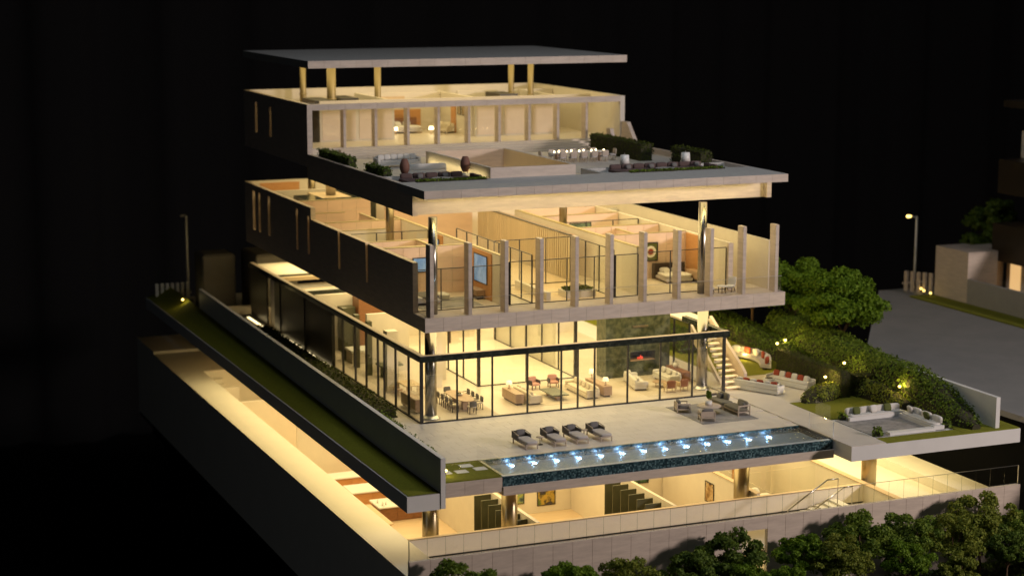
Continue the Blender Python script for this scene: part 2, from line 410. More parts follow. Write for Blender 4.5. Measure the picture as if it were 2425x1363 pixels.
def tree_mesh(name, h, rx, rz, n_clump, per, leaf, mat, seed, lean=0.0):
    """returns (trunk mesh, crown mesh) rooted at the origin"""
    rng = random.Random(seed); t = M(); ch = h - rz
    t.cyl((0, 0, -.02), (lean * .4, 0, ch * .55), .05 * h * .42, .035 * h * .42, 8, False)
    top = Vector((lean * .4, 0, ch * .55))
    for k in range(6):
        a = k * 1.05 + rng.uniform(-.3, .3); q = Vector((math.cos(a) * rx * rng.uniform(.3, .65), math.sin(a) * rx * rng.uniform(.3, .65), ch + rz * rng.uniform(-.25, .4)))
        mid = top.lerp(q, .5) + Vector((0, 0, .1))
        t.cyl(top - Vector((0, 0, .1)), mid, .026 * h * .42, .018 * h * .42, 6, False); t.cyl(mid, q, .018 * h * .42, .006 * h, 5, False)
    c = crown(rx, rx, rz, n_clump, per, leaf, seed + 1)
    c.v = [(x + lean, y, z + ch) for x, y, z in c.v]
    return t.mesh('trunk', 'bark'), c.mesh('crown', mat)
def place_tree(name, label, meshes, loc, rz=0.0, s=1.0, group=None):
    t = E(name, label, 'tree', loc, rz, group); t.scale = (s, s, s)
    for nm, me in zip(('trunk', 'crown'), meshes):
        o = bpy.data.objects.new(nm, me); COL.objects.link(o); o.parent = t
    return t
def hedge(name, label, x0, x1, y0, y1, z0, z1, mat, dens=70, leaf=.11, rough=.05, group=None, cat='hedge', seed=1):
    rng = random.Random(seed)
    t = E(name, label, cat, ((x0 + x1) / 2, (y0 + y1) / 2, z0), 0, group)
    i = .05
    M().box(x0 + i, x1 - i, y0 + i, y1 - i, z0, z1 - i).obj('branch_core', 'soil', t)
    pts = []; dx, dy, dz = x1 - x0, y1 - y0, z1 - z0
    for (A, fn, nr) in ((dx * dy, lambda a, b: (x0 + a * dx, y0 + b * dy, z1), (0, 0, 1)), (dx * dz, lambda a, b: (x0 + a * dx, y0, z0 + b * dz), (0, -1, 0)),
                        (dx * dz, lambda a, b: (x0 + a * dx, y1, z0 + b * dz), (0, 1, 0)), (dy * dz, lambda a, b: (x0, y0 + a * dy, z0 + b * dz), (-1, 0, 0)),
                        (dy * dz, lambda a, b: (x1, y0 + a * dy, z0 + b * dz), (1, 0, 0))):
        for k in range(int(A * dens)):
            p = fn(rng.random(), rng.random())
            pts.append(((p[0] + rng.gauss(0, rough), p[1] + rng.gauss(0, rough), max(z0 + .02, p[2] + rng.gauss(0, rough))), nr))
    leaves(M_ := M(), pts, leaf, .5, rng)
    M_.obj('foliage', mat, t)
    return t
def mound(name, label, path, mat, dens=70, leaf=.12, seed=1, z=0.0, cat='hedge', group=None, rough=.05, mat_core='soil'):
    """loose hedge along a path of (x, y, half_width, height): uneven rounded section"""
    rng = random.Random(seed); cx = sum(p[0] for p in path) / len(path); cyy = sum(p[1] for p in path) / len(path)
    t = E(name, label, cat, (cx, cyy, z), 0, group)
    core = M(); pts = []; NS = 9; rings = []
    for k, (x, y, hw, h) in enumerate(path):
        a = Vector(path[max(0, k - 1)][:2]); b = Vector(path[min(len(path) - 1, k + 1)][:2]); d = (b - a).normalized(); n = Vector((-d.y, d.x))
        rings.append([(x, y, n, hw, h)])
    def P(k, f, th):
        x = path[k][0] * (1 - f) + path[k + 1][0] * f; y = path[k][1] * (1 - f) + path[k + 1][1] * f
        hw = path[k][2] * (1 - f) + path[k + 1][2] * f; h = path[k][3] * (1 - f) + path[k + 1][3] * f
        n = (rings[k][0][2] * (1 - f) + rings[k + 1][0][2] * f).normalized()
        c, s_ = math.cos(th), math.sin(th); c = math.copysign(abs(c) ** .6, c); s_ = abs(s_) ** .6
        return Vector((x + n.x * hw * c, y + n.y * hw * c, z + h * s_)), Vector((n.x * c, n.y * c, s_ + .1))
    for k in range(len(path) - 1):
        L_ = (Vector(path[k][:2]) - Vector(path[k + 1][:2])).length; peri = path[k][2] + path[k][3] * 2 + path[k][2]
        for i in range(int(L_ * peri * dens)):
            p, n = P(k, rng.random(), rng.uniform(.02, math.pi - .02)); j = rng.gauss(0, rough)
            p += n * j; p.z = max(z + .02, p.z); pts.append((tuple(p), tuple(n)))
    base = 0
    allr = [(k, 0.0) for k in range(len(path) - 1)] + [(len(path) - 2, 1.0)]
    for k, f in allr:
        for i in range(NS):
            p, n = P(k, f, math.pi * i / (NS - 1)); c = Vector((path[k][0] * (1 - f) + path[k + 1][0] * f, path[k][1] * (1 - f) + path[k + 1][1] * f, z))
            core.v.append(tuple(c + (p - c) * .9))
    for k in range(len(allr) - 1):
        for i in range(NS - 1): core.f.append((k * NS + i, k * NS + i + 1, (k + 1) * NS + i + 1, (k + 1) * NS + i))
    core.f.append(tuple(range(NS))); core.f.append(tuple((len(allr) - 1) * NS + i for i in range(NS - 1, -1, -1)))
    core.obj('branch_core', mat_core, t)
    leaves(q := M(), pts, leaf, .5, rng)
    q.obj('foliage', mat, t)
    return t

# ================================================================== roof canopy and penthouse
rf = E('roof_canopy', 'flat grey roof slab held above the penthouse on slim columns', 'roof', (13, 33, 21.35))
B('slab', 'travertine_top', rf, 0.1, 26.3, 24.15, 42.6, 21.35, 21.9)
row('fascia_panel', 'travertine', rf, 0.1, 26.3, 21, 24.09, 24.147, 21.35, 21.897)
for i, (x, y, r, lb) in enumerate([(4.6, 40.6, .26, 'slim brass column rising at the back left corner of the penthouse'), (4.95, 33.9, .36, 'thick brass column rising from the dark core of the penthouse'),
                        (8.6, 33.2, .26, 'slim brass column above the penthouse bedroom'), (21.2, 35.6, .24, 'brass column right of the bedroom, the farther of two side by side'), (21.9, 33.1, .24, 'brass column right of the bedroom, the nearer of two side by side')]):
    t = E('roof_column', lb, 'column', (x, y, 15.35), 0, 'columns between penthouse and roof')
    M().cyl((x, y, 15.352), (x, y, 21.346), r, n=20, cap=True).obj('shaft', 'brass_satin', t, True)
    M().lathe((x, y, 18.3), [(r + .05, 0), (r + .07, .05), (r + .05, .1)], 18).obj('collar', 'brass_satin', t, True)

ph = E('penthouse_storey', 'penthouse level with fin-framed glass front and long planted terrace', 'building level', (13, 20, 13.2))
sk = (6.55, 12.75, 4.32, 16.6)
FZ = 14.62
B('front_band', 'travertine_top', ph, 0, 26.2, -.74, 4.3, 14.5, 15.03)
B('terrace_slab', 'stone_floor', ph, .33, 25.87, sk[3] + .002, 24.2, 14.3, FZ)
B('terrace_slab', 'stone_floor', ph, .33, sk[0] - .002, 4.302, sk[3], 14.3, FZ)
B('terrace_slab', 'stone_floor', ph, sk[1] + .002, 25.87, 4.302, sk[3], 14.3, FZ)
B('parapet', 'travertine', ph, 0, .325, 4.302, 24.2, 14.3, 15.03)
B('parapet', 'travertine', ph, 25.875, 26.2, 4.302, 24.2, 14.3, 15.03)
for x0, x1, y1 in ((.33, 6.5, 8.0), (15.0, 25.87, 7.7)):
    B('lounge_floor', 'travertine_top', ph, x0, x1, 4.304, y1 - .302, FZ + .002, 14.74)
    B('lounge_wall', 'travertine_top', ph, x0, x1, y1 - .3, y1, FZ + .002, 15.03)
B('lounge_wall', 'travertine_top', ph, 14.7, 14.998, 4.304, 7.7, FZ + .002, 15.03)
row('fascia_panel', 'travertine', ph, 0, 26.2, 21, -.8, -.743, 14.5, 15.027)
B('beam_end', 'travertine', ph, 0, .35, 1.35, 4.3, 14.3, 14.498)
B('beam_end', 'travertine', ph, 25.85, 26.2, 1.35, 4.3, 14.3, 14.498)
B('front_beam', 'travertine', ph, 0.36, 25.84, 1.78, 2.1, 13.2, 14.498)
B('side_beam', 'travertine', ph, 0, 0.35, 1.35, 24.2, 13.2, 14.298)
B('side_beam', 'travertine', ph, 25.85, 26.2, 1.35, 24.2, 13.2, 14.298)
B('house_slab', 'plaster', ph, 0.4, 25.8, 24.22, 42, 14.1, 15.03)
m = wally(M(), 0, .4, 24.2, 42.3, 14.1, 18.7, [(33.95, 34.6, 15.5, 17.85), (38.15, 38.85, 15.5, 17.95)])
m.obj('left_wall', 'travertine', ph)
for y in (34.1, 34.35, 38.3, 38.6): B('window_fin', 'oak', ph, .1, .3, y, y + .06, 15.502, 17.84)
B('right_wall', 'plaster', ph, 25.8, 26.2, 24.2, 42.3, 14.1, 18.7)
B('back_wall', 'plaster', ph, .41, 25.79, 41.95, 42.3, 15.032, 18.7)
row('front_beam_panel', 'travertine', ph, .4, 25.8, 20, 24.2, 24.6, 18.25, 18.699)
B('raised_floor', 'stone_floor', ph, .41, 25.79, 24.75, 41.94, 15.033, 15.35)
B('step', 'stone_floor', ph, 2.6, 25.7, 24.21, 24.748, 15.033, 15.24)
B('step', 'stone_floor', ph, 2.6, 25.7, 23.8, 24.198, FZ + .002, 15.08)
B('step', 'stone_floor', ph, 2.6, 25.7, 23.4, 23.798, FZ + .002, 14.92)
B('step', 'stone_floor', ph, 2.6, 25.7, 23.0, 23.398, FZ + .002, 14.77)
fx = [0.45, 3.1, 5.57, 8.17, 10.64, 13.15, 15.68, 18.21, 20.67, 23.15]
fm = M().box(0, .2, 0, .8, 0, 2.9).mesh('fin', 'travertine')
for x in fx[1:]: inst('fin', fm, (x - .1, 24.78, 15.352), ph)
for a, b_ in zip(fx, fx[1:] + [25.75]):
    B('window_pane', 'glass', ph, a + .12, b_ - .12, 25.3, 25.33, 15.352, 18.2)
# rooms
for x0, x1 in ((2.7, 8.8), (15.6, 22.8)): B('room_wall', 'plaster', ph, x0, x1, 29.8, 30.0, 15.352, 18.5)
for x0, x1 in ((2.9, 5.6), (5.9, 8.6), (15.8, 18.0), (18.2, 20.4), (20.6, 22.6)): B('wall_panel', 'pale_panel', ph, x0, x1, 29.76, 29.797, 15.5, 17.75)
B('lintel', 'plaster', ph, 8.81, 15.59, 29.8, 30.0, 18.05, 18.5)
B('lintel', 'plaster', ph, 22.81, 25.78, 29.8, 30.0, 18.05, 18.5)
B('dark_door', 'bronze_dark', ph, .9, 2.65, 29.8, 29.95, 15.352, 18.4)
B('room_wall', 'plaster', ph, 15.4, 15.6, 30.01, 38, 15.352, 18.5)
B('room_wall', 'plaster', ph, 8.2, 8.4, 30.01, 38, 15.352, 18.5)
B('room_wall', 'plaster', ph, 8.41, 15.39, 37.0, 37.2, 15.352, 18.5)
B('room_wall', 'plaster', ph, 17.0, 25.7, 37.2, 37.4, 15.352, 18.5)
B('room_wall', 'plaster', ph, 22.6, 22.8, 30.01, 37.1, 15.352, 18.5)
B('service_core', 'bronze_dark', ph, 2.9, 4.45, 31.6, 35.2, 15.352, 18.42)
B('service_core', 'bronze_dark', ph, 5.5, 7.0, 33.2, 36.6, 15.352, 18.42)
B('service_core', 'bronze_dark', ph, 19.2, 20.8, 33.2, 36.4, 15.352, 18.42)
B('headboard_panel', 'orange_wood', ph, 9.6, 13.6, 36.9, 36.99, 15.352, 17.1)
B('wall_niche', 'oak', ph, 9.8, 12.2, 36.93, 36.99, 17.35, 18.2)
B('oak_door', 'orange_wood', ph, 15.32, 15.398, 33.4, 34.4, 15.352, 17.9)
# terrace furniture wells, parapets, skylight
M().hexa([(25.88, 21.6, 15.032), (26.2, 21.6, 15.032), (26.2, 24.18, 15.032), (25.88, 24.18, 15.032), (25.88, 23.2, 16.7), (26.2, 23.2, 16.7), (26.2, 24.18, 16.7), (25.88, 24.18, 16.7)]).obj('stepped_parapet', 'travertine', ph)
M().hexa([(24.0, 21.6, FZ), (24.3, 21.6, FZ), (24.3, 22.99, FZ), (24.0, 22.99, FZ), (24.0, 22.3, 16.3), (24.3, 22.3, 16.3), (24.3, 22.99, 16.3), (24.0, 22.99, 16.3)]).obj('stepped_parapet', 'travertine', ph)
B('skylight_wall', 'travertine', ph, sk[0], sk[1], sk[2], sk[2] + .22, 13.2, 15.72)
B('skylight_wall', 'travertine', ph, sk[0], sk[1], sk[3] - .22, sk[3], 13.2, 15.72)
B('skylight_wall', 'plaster', ph, sk[0], sk[0] + .22, sk[2] + .225, sk[3] - .225, 13.2, 15.72)
B('skylight_wall', 'plaster', ph, sk[1] - .22, sk[1], sk[2] + .225, sk[3] - .225, 13.2, 15.72)
tp = M().bbox(.005, 1.245, .005, 1.195, 0, .03, .004).mesh('paving_slab', 'paving')
for i in range(20):
    for j in range(16):
        x, y = .4 + i * 1.25, 3.7 + j * 1.2
        if x + 1.25 > 25.8 or y + 1.2 > 23.0 or y < 4.3 or (sk[0] - 1.25 < x < sk[1] and sk[2] - 1.2 < y < sk[3]) or (x > 13.4 and y < 7.7) or (x < 6.5 and y < 8.0): continue
        inst('paving_slab', tp, (x, y, FZ + .001), ph)
B('rail_pane', 'glass_rail', ph, .5, 2.5, 22.9, 22.92, FZ + .035, 15.75)
for x0, x1 in ((4.2, 9.2), (9.3, 14.2), (14.3, 19.2)): B('rail_pane', 'glass_rail', ph, x0, x1, 22.9, 22.92, FZ + .035, 15.7)

# ================================================================== bedroom level
bs = E('bedroom_storey', 'bedroom level with open-topped rooms and a row of tall front pillars', 'building level', (13, 20, 6.05))
B('slab', 'travertine', bs, .36, 26.2, -.74, 42.2, 6.05, 6.95)
row('fascia_panel', 'travertine', bs, 0, 26.2, 21, -.8, -.743, 6.05, 6.957)
B('slab_end', 'travertine', bs, 0, .355, -.74, 1.4, 6.05, 6.955)
B('balcony_deck', 'deck', bs, .36, 25.6, -.73, 1.5, 6.952, 6.965)
m = wally(M(), 0, .35, 1.41, 23.65, 6.05, 10.2, [(10.4, 10.9, 7.5, 10.3), (16.6, 17.1, 7.5, 10.3)]); m.obj('left_wall', 'travertine', bs)
m = wally(M(), 0, .35, 23.66, 42.6, 6.05, 11.08, [(24.1, 24.6, 7.5, 10.4), (27.1, 27.6, 7.45, 10.6), (34.9, 35.6, 7.45, 10.65), (37.8, 38.4, 7.4, 10.6), (39.4, 40.2, 7.35, 10.6)]); m.obj('left_wall', 'travertine', bs)
for y in (10.57, 10.74, 16.77, 16.94, 24.27, 24.44, 27.27, 27.44, 35.1, 35.35, 38.0, 38.2, 39.65, 39.9): B('window_fin', 'oak', bs, .06, .3, y, y + .05, 7.502, 10.1)
B('back_wall', 'plaster', bs, .36, 26.2, 42.21, 42.6, 6.05, 11.08)
B('back_panel', 'orange_wood', bs, 1.2, 4.6, 42.15, 42.208, 7.2, 10.9)
pm = M().bbox(0, .26, 0, .76, 0, 4.62, .01).mesh('pillar', 'travertine')
for x in (.42, 3.02, 5.52, 7.98, 10.48, 12.99, 15.45, 17.98, 20.43, 22.93, 25.45): inst('pillar', pm, (x - .02, -.66, 6.966), bs)
# floors
B('room_floor', 'stone_floor', bs, .36, 25.59, 1.505, 42.2, 6.953, 6.963)
B('hall_floor', 'plank_floor', bs, 8.45, 14.4, 1.66, 22.9, 6.9635, 6.972)
# tiled room walls
def tiled_x(par, x0, x1, y, z0, z1, th=.2, tw=1.22, tht=.8, rows_from=0):
    B('room_wall', 'plaster', par, x0, x1, y, y + th, z0, z1)
    nx = max(1, int(round((x1 - x0) / tw))); nz = int((z1 - z0) / tht); wd = (x1 - x0) / nx; hd = (z1 - z0) / nz
    me = M().bbox(.012, wd - .012, 0, .03, .012, hd - .012, .006).mesh('wall_tile', 'pink_tile')
    for k in range(rows_from, nz):
        for i in range(nx): inst('wall_tile', me, (x0 + i * wd, y - .032, z0 + k * hd), par)
tiled_x(bs, .36, 6.24, 7.6, 6.966, 10.2)
tiled_x(bs, .36, 5.3, 12.05, 6.966, 10.0, rows_from=2)
tiled_x(bs, .36, 6.24, 21.2, 6.966, 10.2, rows_from=1)
tiled_x(bs, .36, 3.4, 25.9, 6.966, 10.3, rows_from=2)
tiled_x(bs, .36, 6.2, 28.2, 6.966, 11.0, rows_from=1)
tiled_x(bs, 16.52, 22.95, 7.55, 6.966, 10.2, tw=1.6)
tiled_x(bs, 16.52, 22.95, 11.8, 6.966, 10.2, rows_from=2)
for y0, y1 in ((9.2, 9.35), (18.2, 18.35)): B('room_wall', 'plaster', bs, .36, 4.0, y0, y1, 6.966, 10.0)
B('room_wall', 'pink_tile', bs, 4.1, 4.3, 7.83, 12.0, 6.966, 10.0)
B('room_wall', 'pink_tile', bs, 4.4, 4.6, 21.45, 25.6, 6.966, 10.2)
B('room_wall', 'pink_tile', bs, 19.4, 19.6, 7.8, 11.75, 6.966, 10.0)
B('room_wall', 'pink_tile', bs, 16.52, 22.95, 18.6, 18.8, 6.966, 10.2)
B('room_wall', 'pink_tile', bs, 16.52, 22.95, 22.7, 22.9, 6.966, 10.2)
B('corridor_wall', 'plaster', bs, 6.25, 6.5, 2.0, 23.0, 6.966, 10.2)
B('orange_panel', 'orange_wood', bs, 6.19, 6.248, 3.3, 7.55, 6.98, 10.12)
B('orange_panel', 'orange_wood', bs, 6.19, 6.248, 12.4, 15.2, 6.98, 10.12)
B('corridor_wall', 'plaster', bs, 16.2, 16.51, 1.9, 23.0, 6.966, 10.2)
B('wood_wall', 'walnut', bs, 14.8, 15.0, 9.0, 26.5, 6.973, 10.16)
sm = M().box(0, .2, 0, .17, 0, 3.2).mesh('slat', 'slat_oak')
for i in range(46): inst('slat', sm, (14.46, 9.05 + i * .38, 6.974), bs)
B('slat_rail', 'black_metal', bs, 14.4, 14.64, 8.95, 26.4, 10.18, 10.24)
B('orange_panel', 'orange_wood', bs, 22.92, 22.998, 4.2, 7.5, 6.98, 10.12)
B('right_wall', 'plaster', bs, 23.0, 23.25, 1.6, 23.0, 6.966, 10.2)
B('right_wall_end', 'travertine', bs, 22.95, 23.3, 1.35, 1.59, 6.966, 10.19)
B('outer_wall', 'plaster', bs, 25.6, 25.95, .5, 30, 6.966, 10.32)
B('back_room_wall', 'plaster', bs, 6.52, 25.59, 30.2, 30.5, 6.966, 10.6)
B('back_room_wall', 'pink_tile', bs, 7.2, 14.5, 27.6, 27.8, 6.973, 10.5)
for k in range(9): B('stair_step', 'white_paint', bs, 23.4, 25.5, 19.5 + k * .55, 20.05 + k * .55 - .004, 6.966, 7.2 + k * .32)
for (a, b_, c, d) in ((1.4, 3.0, 29.5, 33.0), (3.1, 7.0, 29.2, 30.4), (5.6, 8.0, 31.0, 36.0)): B('service_core', 'dark_marble', bs, a, b_, c, d, 6.966, 10.9)
B('core_top', 'oak', bs, 3.05, 5.5, 30.6, 34.6, 6.966, 10.86)
B('room_wall', 'plaster', bs, .36, 5.4, 35.6, 35.8, 6.966, 11.0)
# glazing
def glaze_x(par, xs, y, z0, z1, fr=.05, top=True, wide=()):
    B('head_rail', 'black_metal', par, xs[0], xs[-1], y - .03, y + .03, z1 - .05, z1)
    B('sill_rail', 'black_metal', par, xs[0], xs[-1], y - .03, y + .03, z0, z0 + .05)
    for a, b_ in zip(xs, xs[1:]): B('glass_pane', 'glass', par, a + .035, b_ - .035, y - .012, y + .012, z0 + .052, z1 - .052)
    for k, x in enumerate(xs): 
        wd = .11 if k in wide else fr / 2
        B('mullion', 'black_metal', par, x - wd, x + wd, y - .04, y + .04, z0 + .051, z1 - .051)
def glaze_y(par, ys, x, z0, z1, fr=.05, wide=()):
    B('head_rail', 'black_metal', par, x - .03, x + .03, ys[0], ys[-1], z1 - .05, z1)
    B('sill_rail', 'black_metal', par, x - .03, x + .03, ys[0], ys[-1], z0, z0 + .05)
    for a, b_ in zip(ys, ys[1:]): B('glass_pane', 'glass', par, x - .012, x + .012, a + .035, b_ - .035, z0 + .052, z1 - .052)
    for k, y in enumerate(ys):
        wd = .11 if k in wide else fr / 2
        B('mullion', 'black_metal', par, x - .04, x + .04, y - wd, y + wd, z0 + .051, z1 - .051)
glaze_x(bs, [.36, 2.0, 4.2, 6.6], 1.62, 6.967, 9.7)
glaze_x(bs, [6.75, 8.4, 10.9, 12.9, 14.4, 16.15], 1.62, 6.967, 9.85, wide=(0, 4))
glaze_x(bs, [16.55, 18.6, 20.8, 22.9], 1.62, 6.967, 9.9)
glaze_y(bs, [1.75, 3.5, 5.4, 7.4, 9.4, 11.4, 13.4, 15.4], 8.43, 6.974, 10.2, fr=.06)
glaze_y(bs, [1.75, 4.0, 6.2, 8.4], 14.4, 6.974, 10.2, fr=.06)
glaze_x(bs, [8.5, 10.4, 12.4, 14.3], 8.45, 6.974, 10.2, fr=.06)
glaze_x(bs, [.36, 2.3, 4.2, 6.2], 15.3, 6.967, 10.2, fr=.07)
glaze_x(bs, [16.55, 18.6, 20.8, 22.9], 15.05, 6.967, 10.2, fr=.07)
for d in ((.37, 6.23, 7.58, 7.82, 10.2), (.37, 5.29, 12.03, 12.27, 10.0), (.37, 6.23, 21.18, 21.42, 10.2), (.37, 3.39, 25.88, 26.12, 10.3), (.37, 6.19, 28.18, 28.42, 11.0), (16.53, 22.94, 7.53, 7.77, 10.2), (16.53, 22.94, 11.78, 12.02, 10.2),
          (.37, 4.0, 9.18, 9.37, 10.0), (.37, 4.0, 18.18, 18.37, 10.0), (4.08, 4.32, 7.84, 12.0, 10.0), (4.38, 4.62, 21.45, 25.6, 10.2), (19.38, 19.62, 7.8, 11.75, 10.0), (16.53, 22.94, 18.58, 18.82, 10.2), (6.24, 6.51, 2.0, 22.99, 10.2), (16.19, 16.515, 1.9, 22.99, 10.2)):
    B('wall_cap', 'gold_cap', bs, d[0], d[1], d[2], d[3], d[4] + .002, d[4] + .05)
# balcony glass
xs = [.15 + i * 2.147 for i in range(13)]
for a, b_ in zip(xs, xs[1:]): B('rail_pane', 'glass_rail', bs, a + .01, b_ - .01, -.705, -.69, 6.962, 8.06)
B('rail_cap', 'steel', bs, .14, 25.93, -.71, -.685, 8.062, 8.085)
B('rail_pane', 'glass_rail', bs, 25.9, 25.92, -.68, .45, 6.97, 8.06)
B('rail_pane', 'glass_rail', bs, .15, .17, -.68, 1.38, 6.97, 8.06)
# ================================================================== living level
lv = E('living_storey', 'glass-walled living level under a dark beam with stone terrace in front', 'building level', (11, 10, -1.14))
B('slab', 'plaster', lv, -3.5, 22.2, -9.62, 46, -1.14, -.055)
B('living_floor', 'stone_floor', lv, .05, 21.95, .05, 41.3, -.054, -.004)
# terrace paving
pv = M().bbox(.004, 1.246, .004, .896, 0, .05, .003).mesh('paving_slab', 'paving')
y = -9.6; j = 0
while y < -.05:
    for i in range(21):
        x = -3.45 + i * 1.25 - (.625 if j % 2 else 0)
        if x < -3.5 or x + 1.25 > 22.25: continue
        inst('paving_slab', pv, (x, y, -.053), lv)
    y += .9; j += 1
B('side_path', 'paving', lv, -3.4, -.06, -.002, 44, -.053, -.006)
# beam and glass
B('front_beam', 'dark_marble', lv, -.12, 22.3, -.2, .22, 4.02, 4.40)
B('front_beam_top', 'teak', lv, -.1, 22.25, -.16, .18, 4.402, 4.43)
B('side_beam', 'dark_marble', lv, -.14, .26, .225, 41.4, 4.02, 4.40)
B('side_beam_top', 'teak', lv, -.1, .22, .19, 41.3, 4.403, 4.43)
B('right_beam', 'dark_marble', lv, 21.9, 22.28, .225, 6.0, 4.05, 4.40)
gx = [.02, 2.45, 4.9, 7.38, 9.8, 11.0, 12.22, 14.66, 17.1, 19.55, 21.98]
def pane_x(x0, x1, y, z0, z1): B('window_pane', 'glass', lv, x0 + .05, x1 - .05, y - .015, y + .015, z0, z1)
for a, b_ in zip(gx, gx[1:]): pane_x(a, b_, 0, .09, 4.018)
for k, x in enumerate(gx): B('mullion', 'black_metal', lv, x - (.1 if k in (0, 10) else .045), x + (.1 if k in (0, 10) else .045), -.07, .07, .0, 4.016)
B('sill', 'black_metal', lv, .13, 21.87, -.06, .06, -.003, .085)
gy = [.1, 2.35, 4.9, 7.2, 8.5, 11.0, 13.4, 16.2, 18.55]
for a, b_ in zip(gy, gy[1:]):
    B('window_pane', 'glass', lv, -.015, .015, a + .05, b_ - .05, .09, 4.018)
for y in gy[1:]: B('mullion', 'black_metal', lv, -.07, .07, y - .045, y + .045, 0, 4.016)
B('sill', 'black_metal', lv, -.06, .06, .1, 18.5, -.003, .085)
for a, b_ in ((18.62, 25.5), (25.6, 32.2)):
    B('bronze_panel', 'bronze_dark', lv, -.05, .1, a, b_, -.003, 4.015)
for y in (18.5, 25.5, 32.25): B('bronze_post', 'black_metal', lv, -.12, .12, y, y + .1, -.003, 4.018)
B('bronze_panel', 'bronze_dark', lv, -.05, .1, 32.4, 34.0, -.003, 4.015)
B('lit_jamb', 'plaster', lv, .3, .9, 34.5, 36.4, -.003, 4.0)
B('bronze_panel', 'bronze_dark', lv, -.05, .1, 36.3, 41.3, -.003, 4.015)
B('light_strip', 'strip_glow', lv, -.75, -.55, 33.6, 40.0, .02, .06)
for a, b_ in ((18.9, 25.2), (25.8, 32.0)): B('uplight_strip', 'strip_glow', lv, -.2, -.12, a, b_, -.002, .02)
# right side glass of the living room
ry = [.1, 2.6, 5.0, 7.3, 9.4]
for a, b_ in zip(ry, ry[1:]): B('window_pane', 'glass', lv, 21.97, 22.0, a + .05, b_ - .05, .09, 4.02)
for y in ry[1:]: B('mullion', 'black_metal', lv, 21.93, 22.05, y - .05, y + .05, 0, 4.016)
# courtyard box of glass
def post(x, y, s=.07): B('courtyard_post', 'black_metal', lv, x - s, x + s, y - s, y + s, -.003, 4.3)
cyx = [7.4, 11.0, 14.8]; cyy = [8.6, 11.5, 14.5, 17.5, 20.5, 23.6]
for x in cyx: post(x, 8.6, .1 if x != 11.0 else .05); post(x, 23.6)
for x in (7.4, 14.8):
    for y in cyy[1:-1]: post(x, y, .05)
    for a, b_ in zip(cyy, cyy[1:]): B('courtyard_pane', 'glass', lv, x - .012, x + .012, a + .12, b_ - .12, .06, 4.25)
    B('courtyard_sill', 'black_metal', lv, x - .04, x + .04, 8.72, 23.5, -.003, .055)
for a, b_ in zip(cyx, cyx[1:]):
    B('courtyard_pane', 'glass', lv, a + .12, b_ - .12, 8.588, 8.612, .06, 4.25)
    B('courtyard_sill', 'black_metal', lv, a + .11, b_ - .11, 8.56, 8.64, -.003, .055)
B('courtyard_floor', 'ledge_paint', lv, 7.5, 14.7, 8.7, 23.5, -.003, .008)
# inner walls and columns of the living level
B('inner_wall', 'plaster', lv, 4.2, 5.0, 9.4, 10.3, -.003, 4.25)
B('inner_wall', 'plaster', lv, 5.6, 6.1, 11.5, 12.4, -.003, 4.25)
B('inner_wall', 'plaster', lv, 1.6, 4.8, 15.6, 15.9, -.003, 4.3)
B('inner_wall', 'plaster', lv, .9, 1.7, 9.2, 10.0, -.003, 4.25)
for y in (6.9, 9.7, 12.6): B('green_post', 'green_panel', lv, 1.4, 1.75, y + 8, y + 8.5, -.003, 3.9)
B('kitchen_wall', 'plaster', lv, .5, 7.0, 24.5, 24.8, -.003, 4.3)
B('kitchen_cabinet', 'walnut', lv, 3.4, 5.4, 22.9, 24.4, -.003, 4.1)
B('kitchen_cabinet', 'green_panel', lv, 2.2, 3.3, 23.4, 24.4, -.003, 3.4)
B('back_wall', 'plaster', lv, 15.2, 21.9, 24.2, 24.5, -.003, 4.3)
B('back_wall', 'plaster', lv, 7.2, 15.1, 27.5, 27.8, -.003, 4.3)
B('side_wall', 'plaster', lv, 15.0, 15.25, 13.0, 24.1, -.003, 4.3)
B('garage_roof', 'ledge_paint', lv, .3, 6.0, 35.2, 41.2, 3.9, 4.25)
B('garage_beam', 'dark_marble', lv, .3, 6.0, 34.6, 35.18, 3.8, 4.22)
B('service_core', 'bronze_dark', lv, .8, 5.2, 29.0, 33.6, -.003, 3.7)
B('cross_beam', 'oak', lv, .27, 6.0, 33.9, 34.3, 3.9, 4.2)
B('cross_beam', 'oak', lv, .27, 6.0, 28.0, 28.4, 3.9, 4.2)
B('cross_beam', 'dark_marble', lv, .27, 6.4, 27.2, 27.9, 3.7, 4.2)
# fireplace wall
fw = E('fireplace_wall', 'tall dark green marble fireplace wall with recessed hearth in the living room', 'fireplace', (19.2, 8.1, 0))
B('pier', 'green_marble', fw, 16.6, 18.55, 7.4, 8.9, 0, 4.75)
B('pier', 'green_marble', fw, 20.55, 21.7, 7.4, 8.9, 0, 4.75)
B('hearth_base', 'green_marble', fw, 18.555, 20.545, 7.4, 8.9, 0, 1.12)
B('chimney_breast', 'green_marble', fw, 18.555, 20.545, 7.4, 8.9, 1.78, 4.75)
B('hearth_back', 'black_metal', fw, 18.555, 20.545, 8.6, 8.89, 1.122, 1.778)
B('hearth_shelf', 'warm_wood', fw, 18.56, 20.54, 7.36, 8.4, 1.122, 1.15)
for k, (x, s) in enumerate(((19.42, .12), (19.56, .2), (19.68, .13), (19.32, .09))): M().lathe((x, 7.75, 1.15), [(.02, 0), (s * .45, .06), (s * .3, .16), (.01, s * 1.5)], 8).obj('ember_log', 'ember', fw, True)
B('brass_light', 'brass', fw, 18.7, 19.9, 7.3, 7.398, 3.55, 3.68)
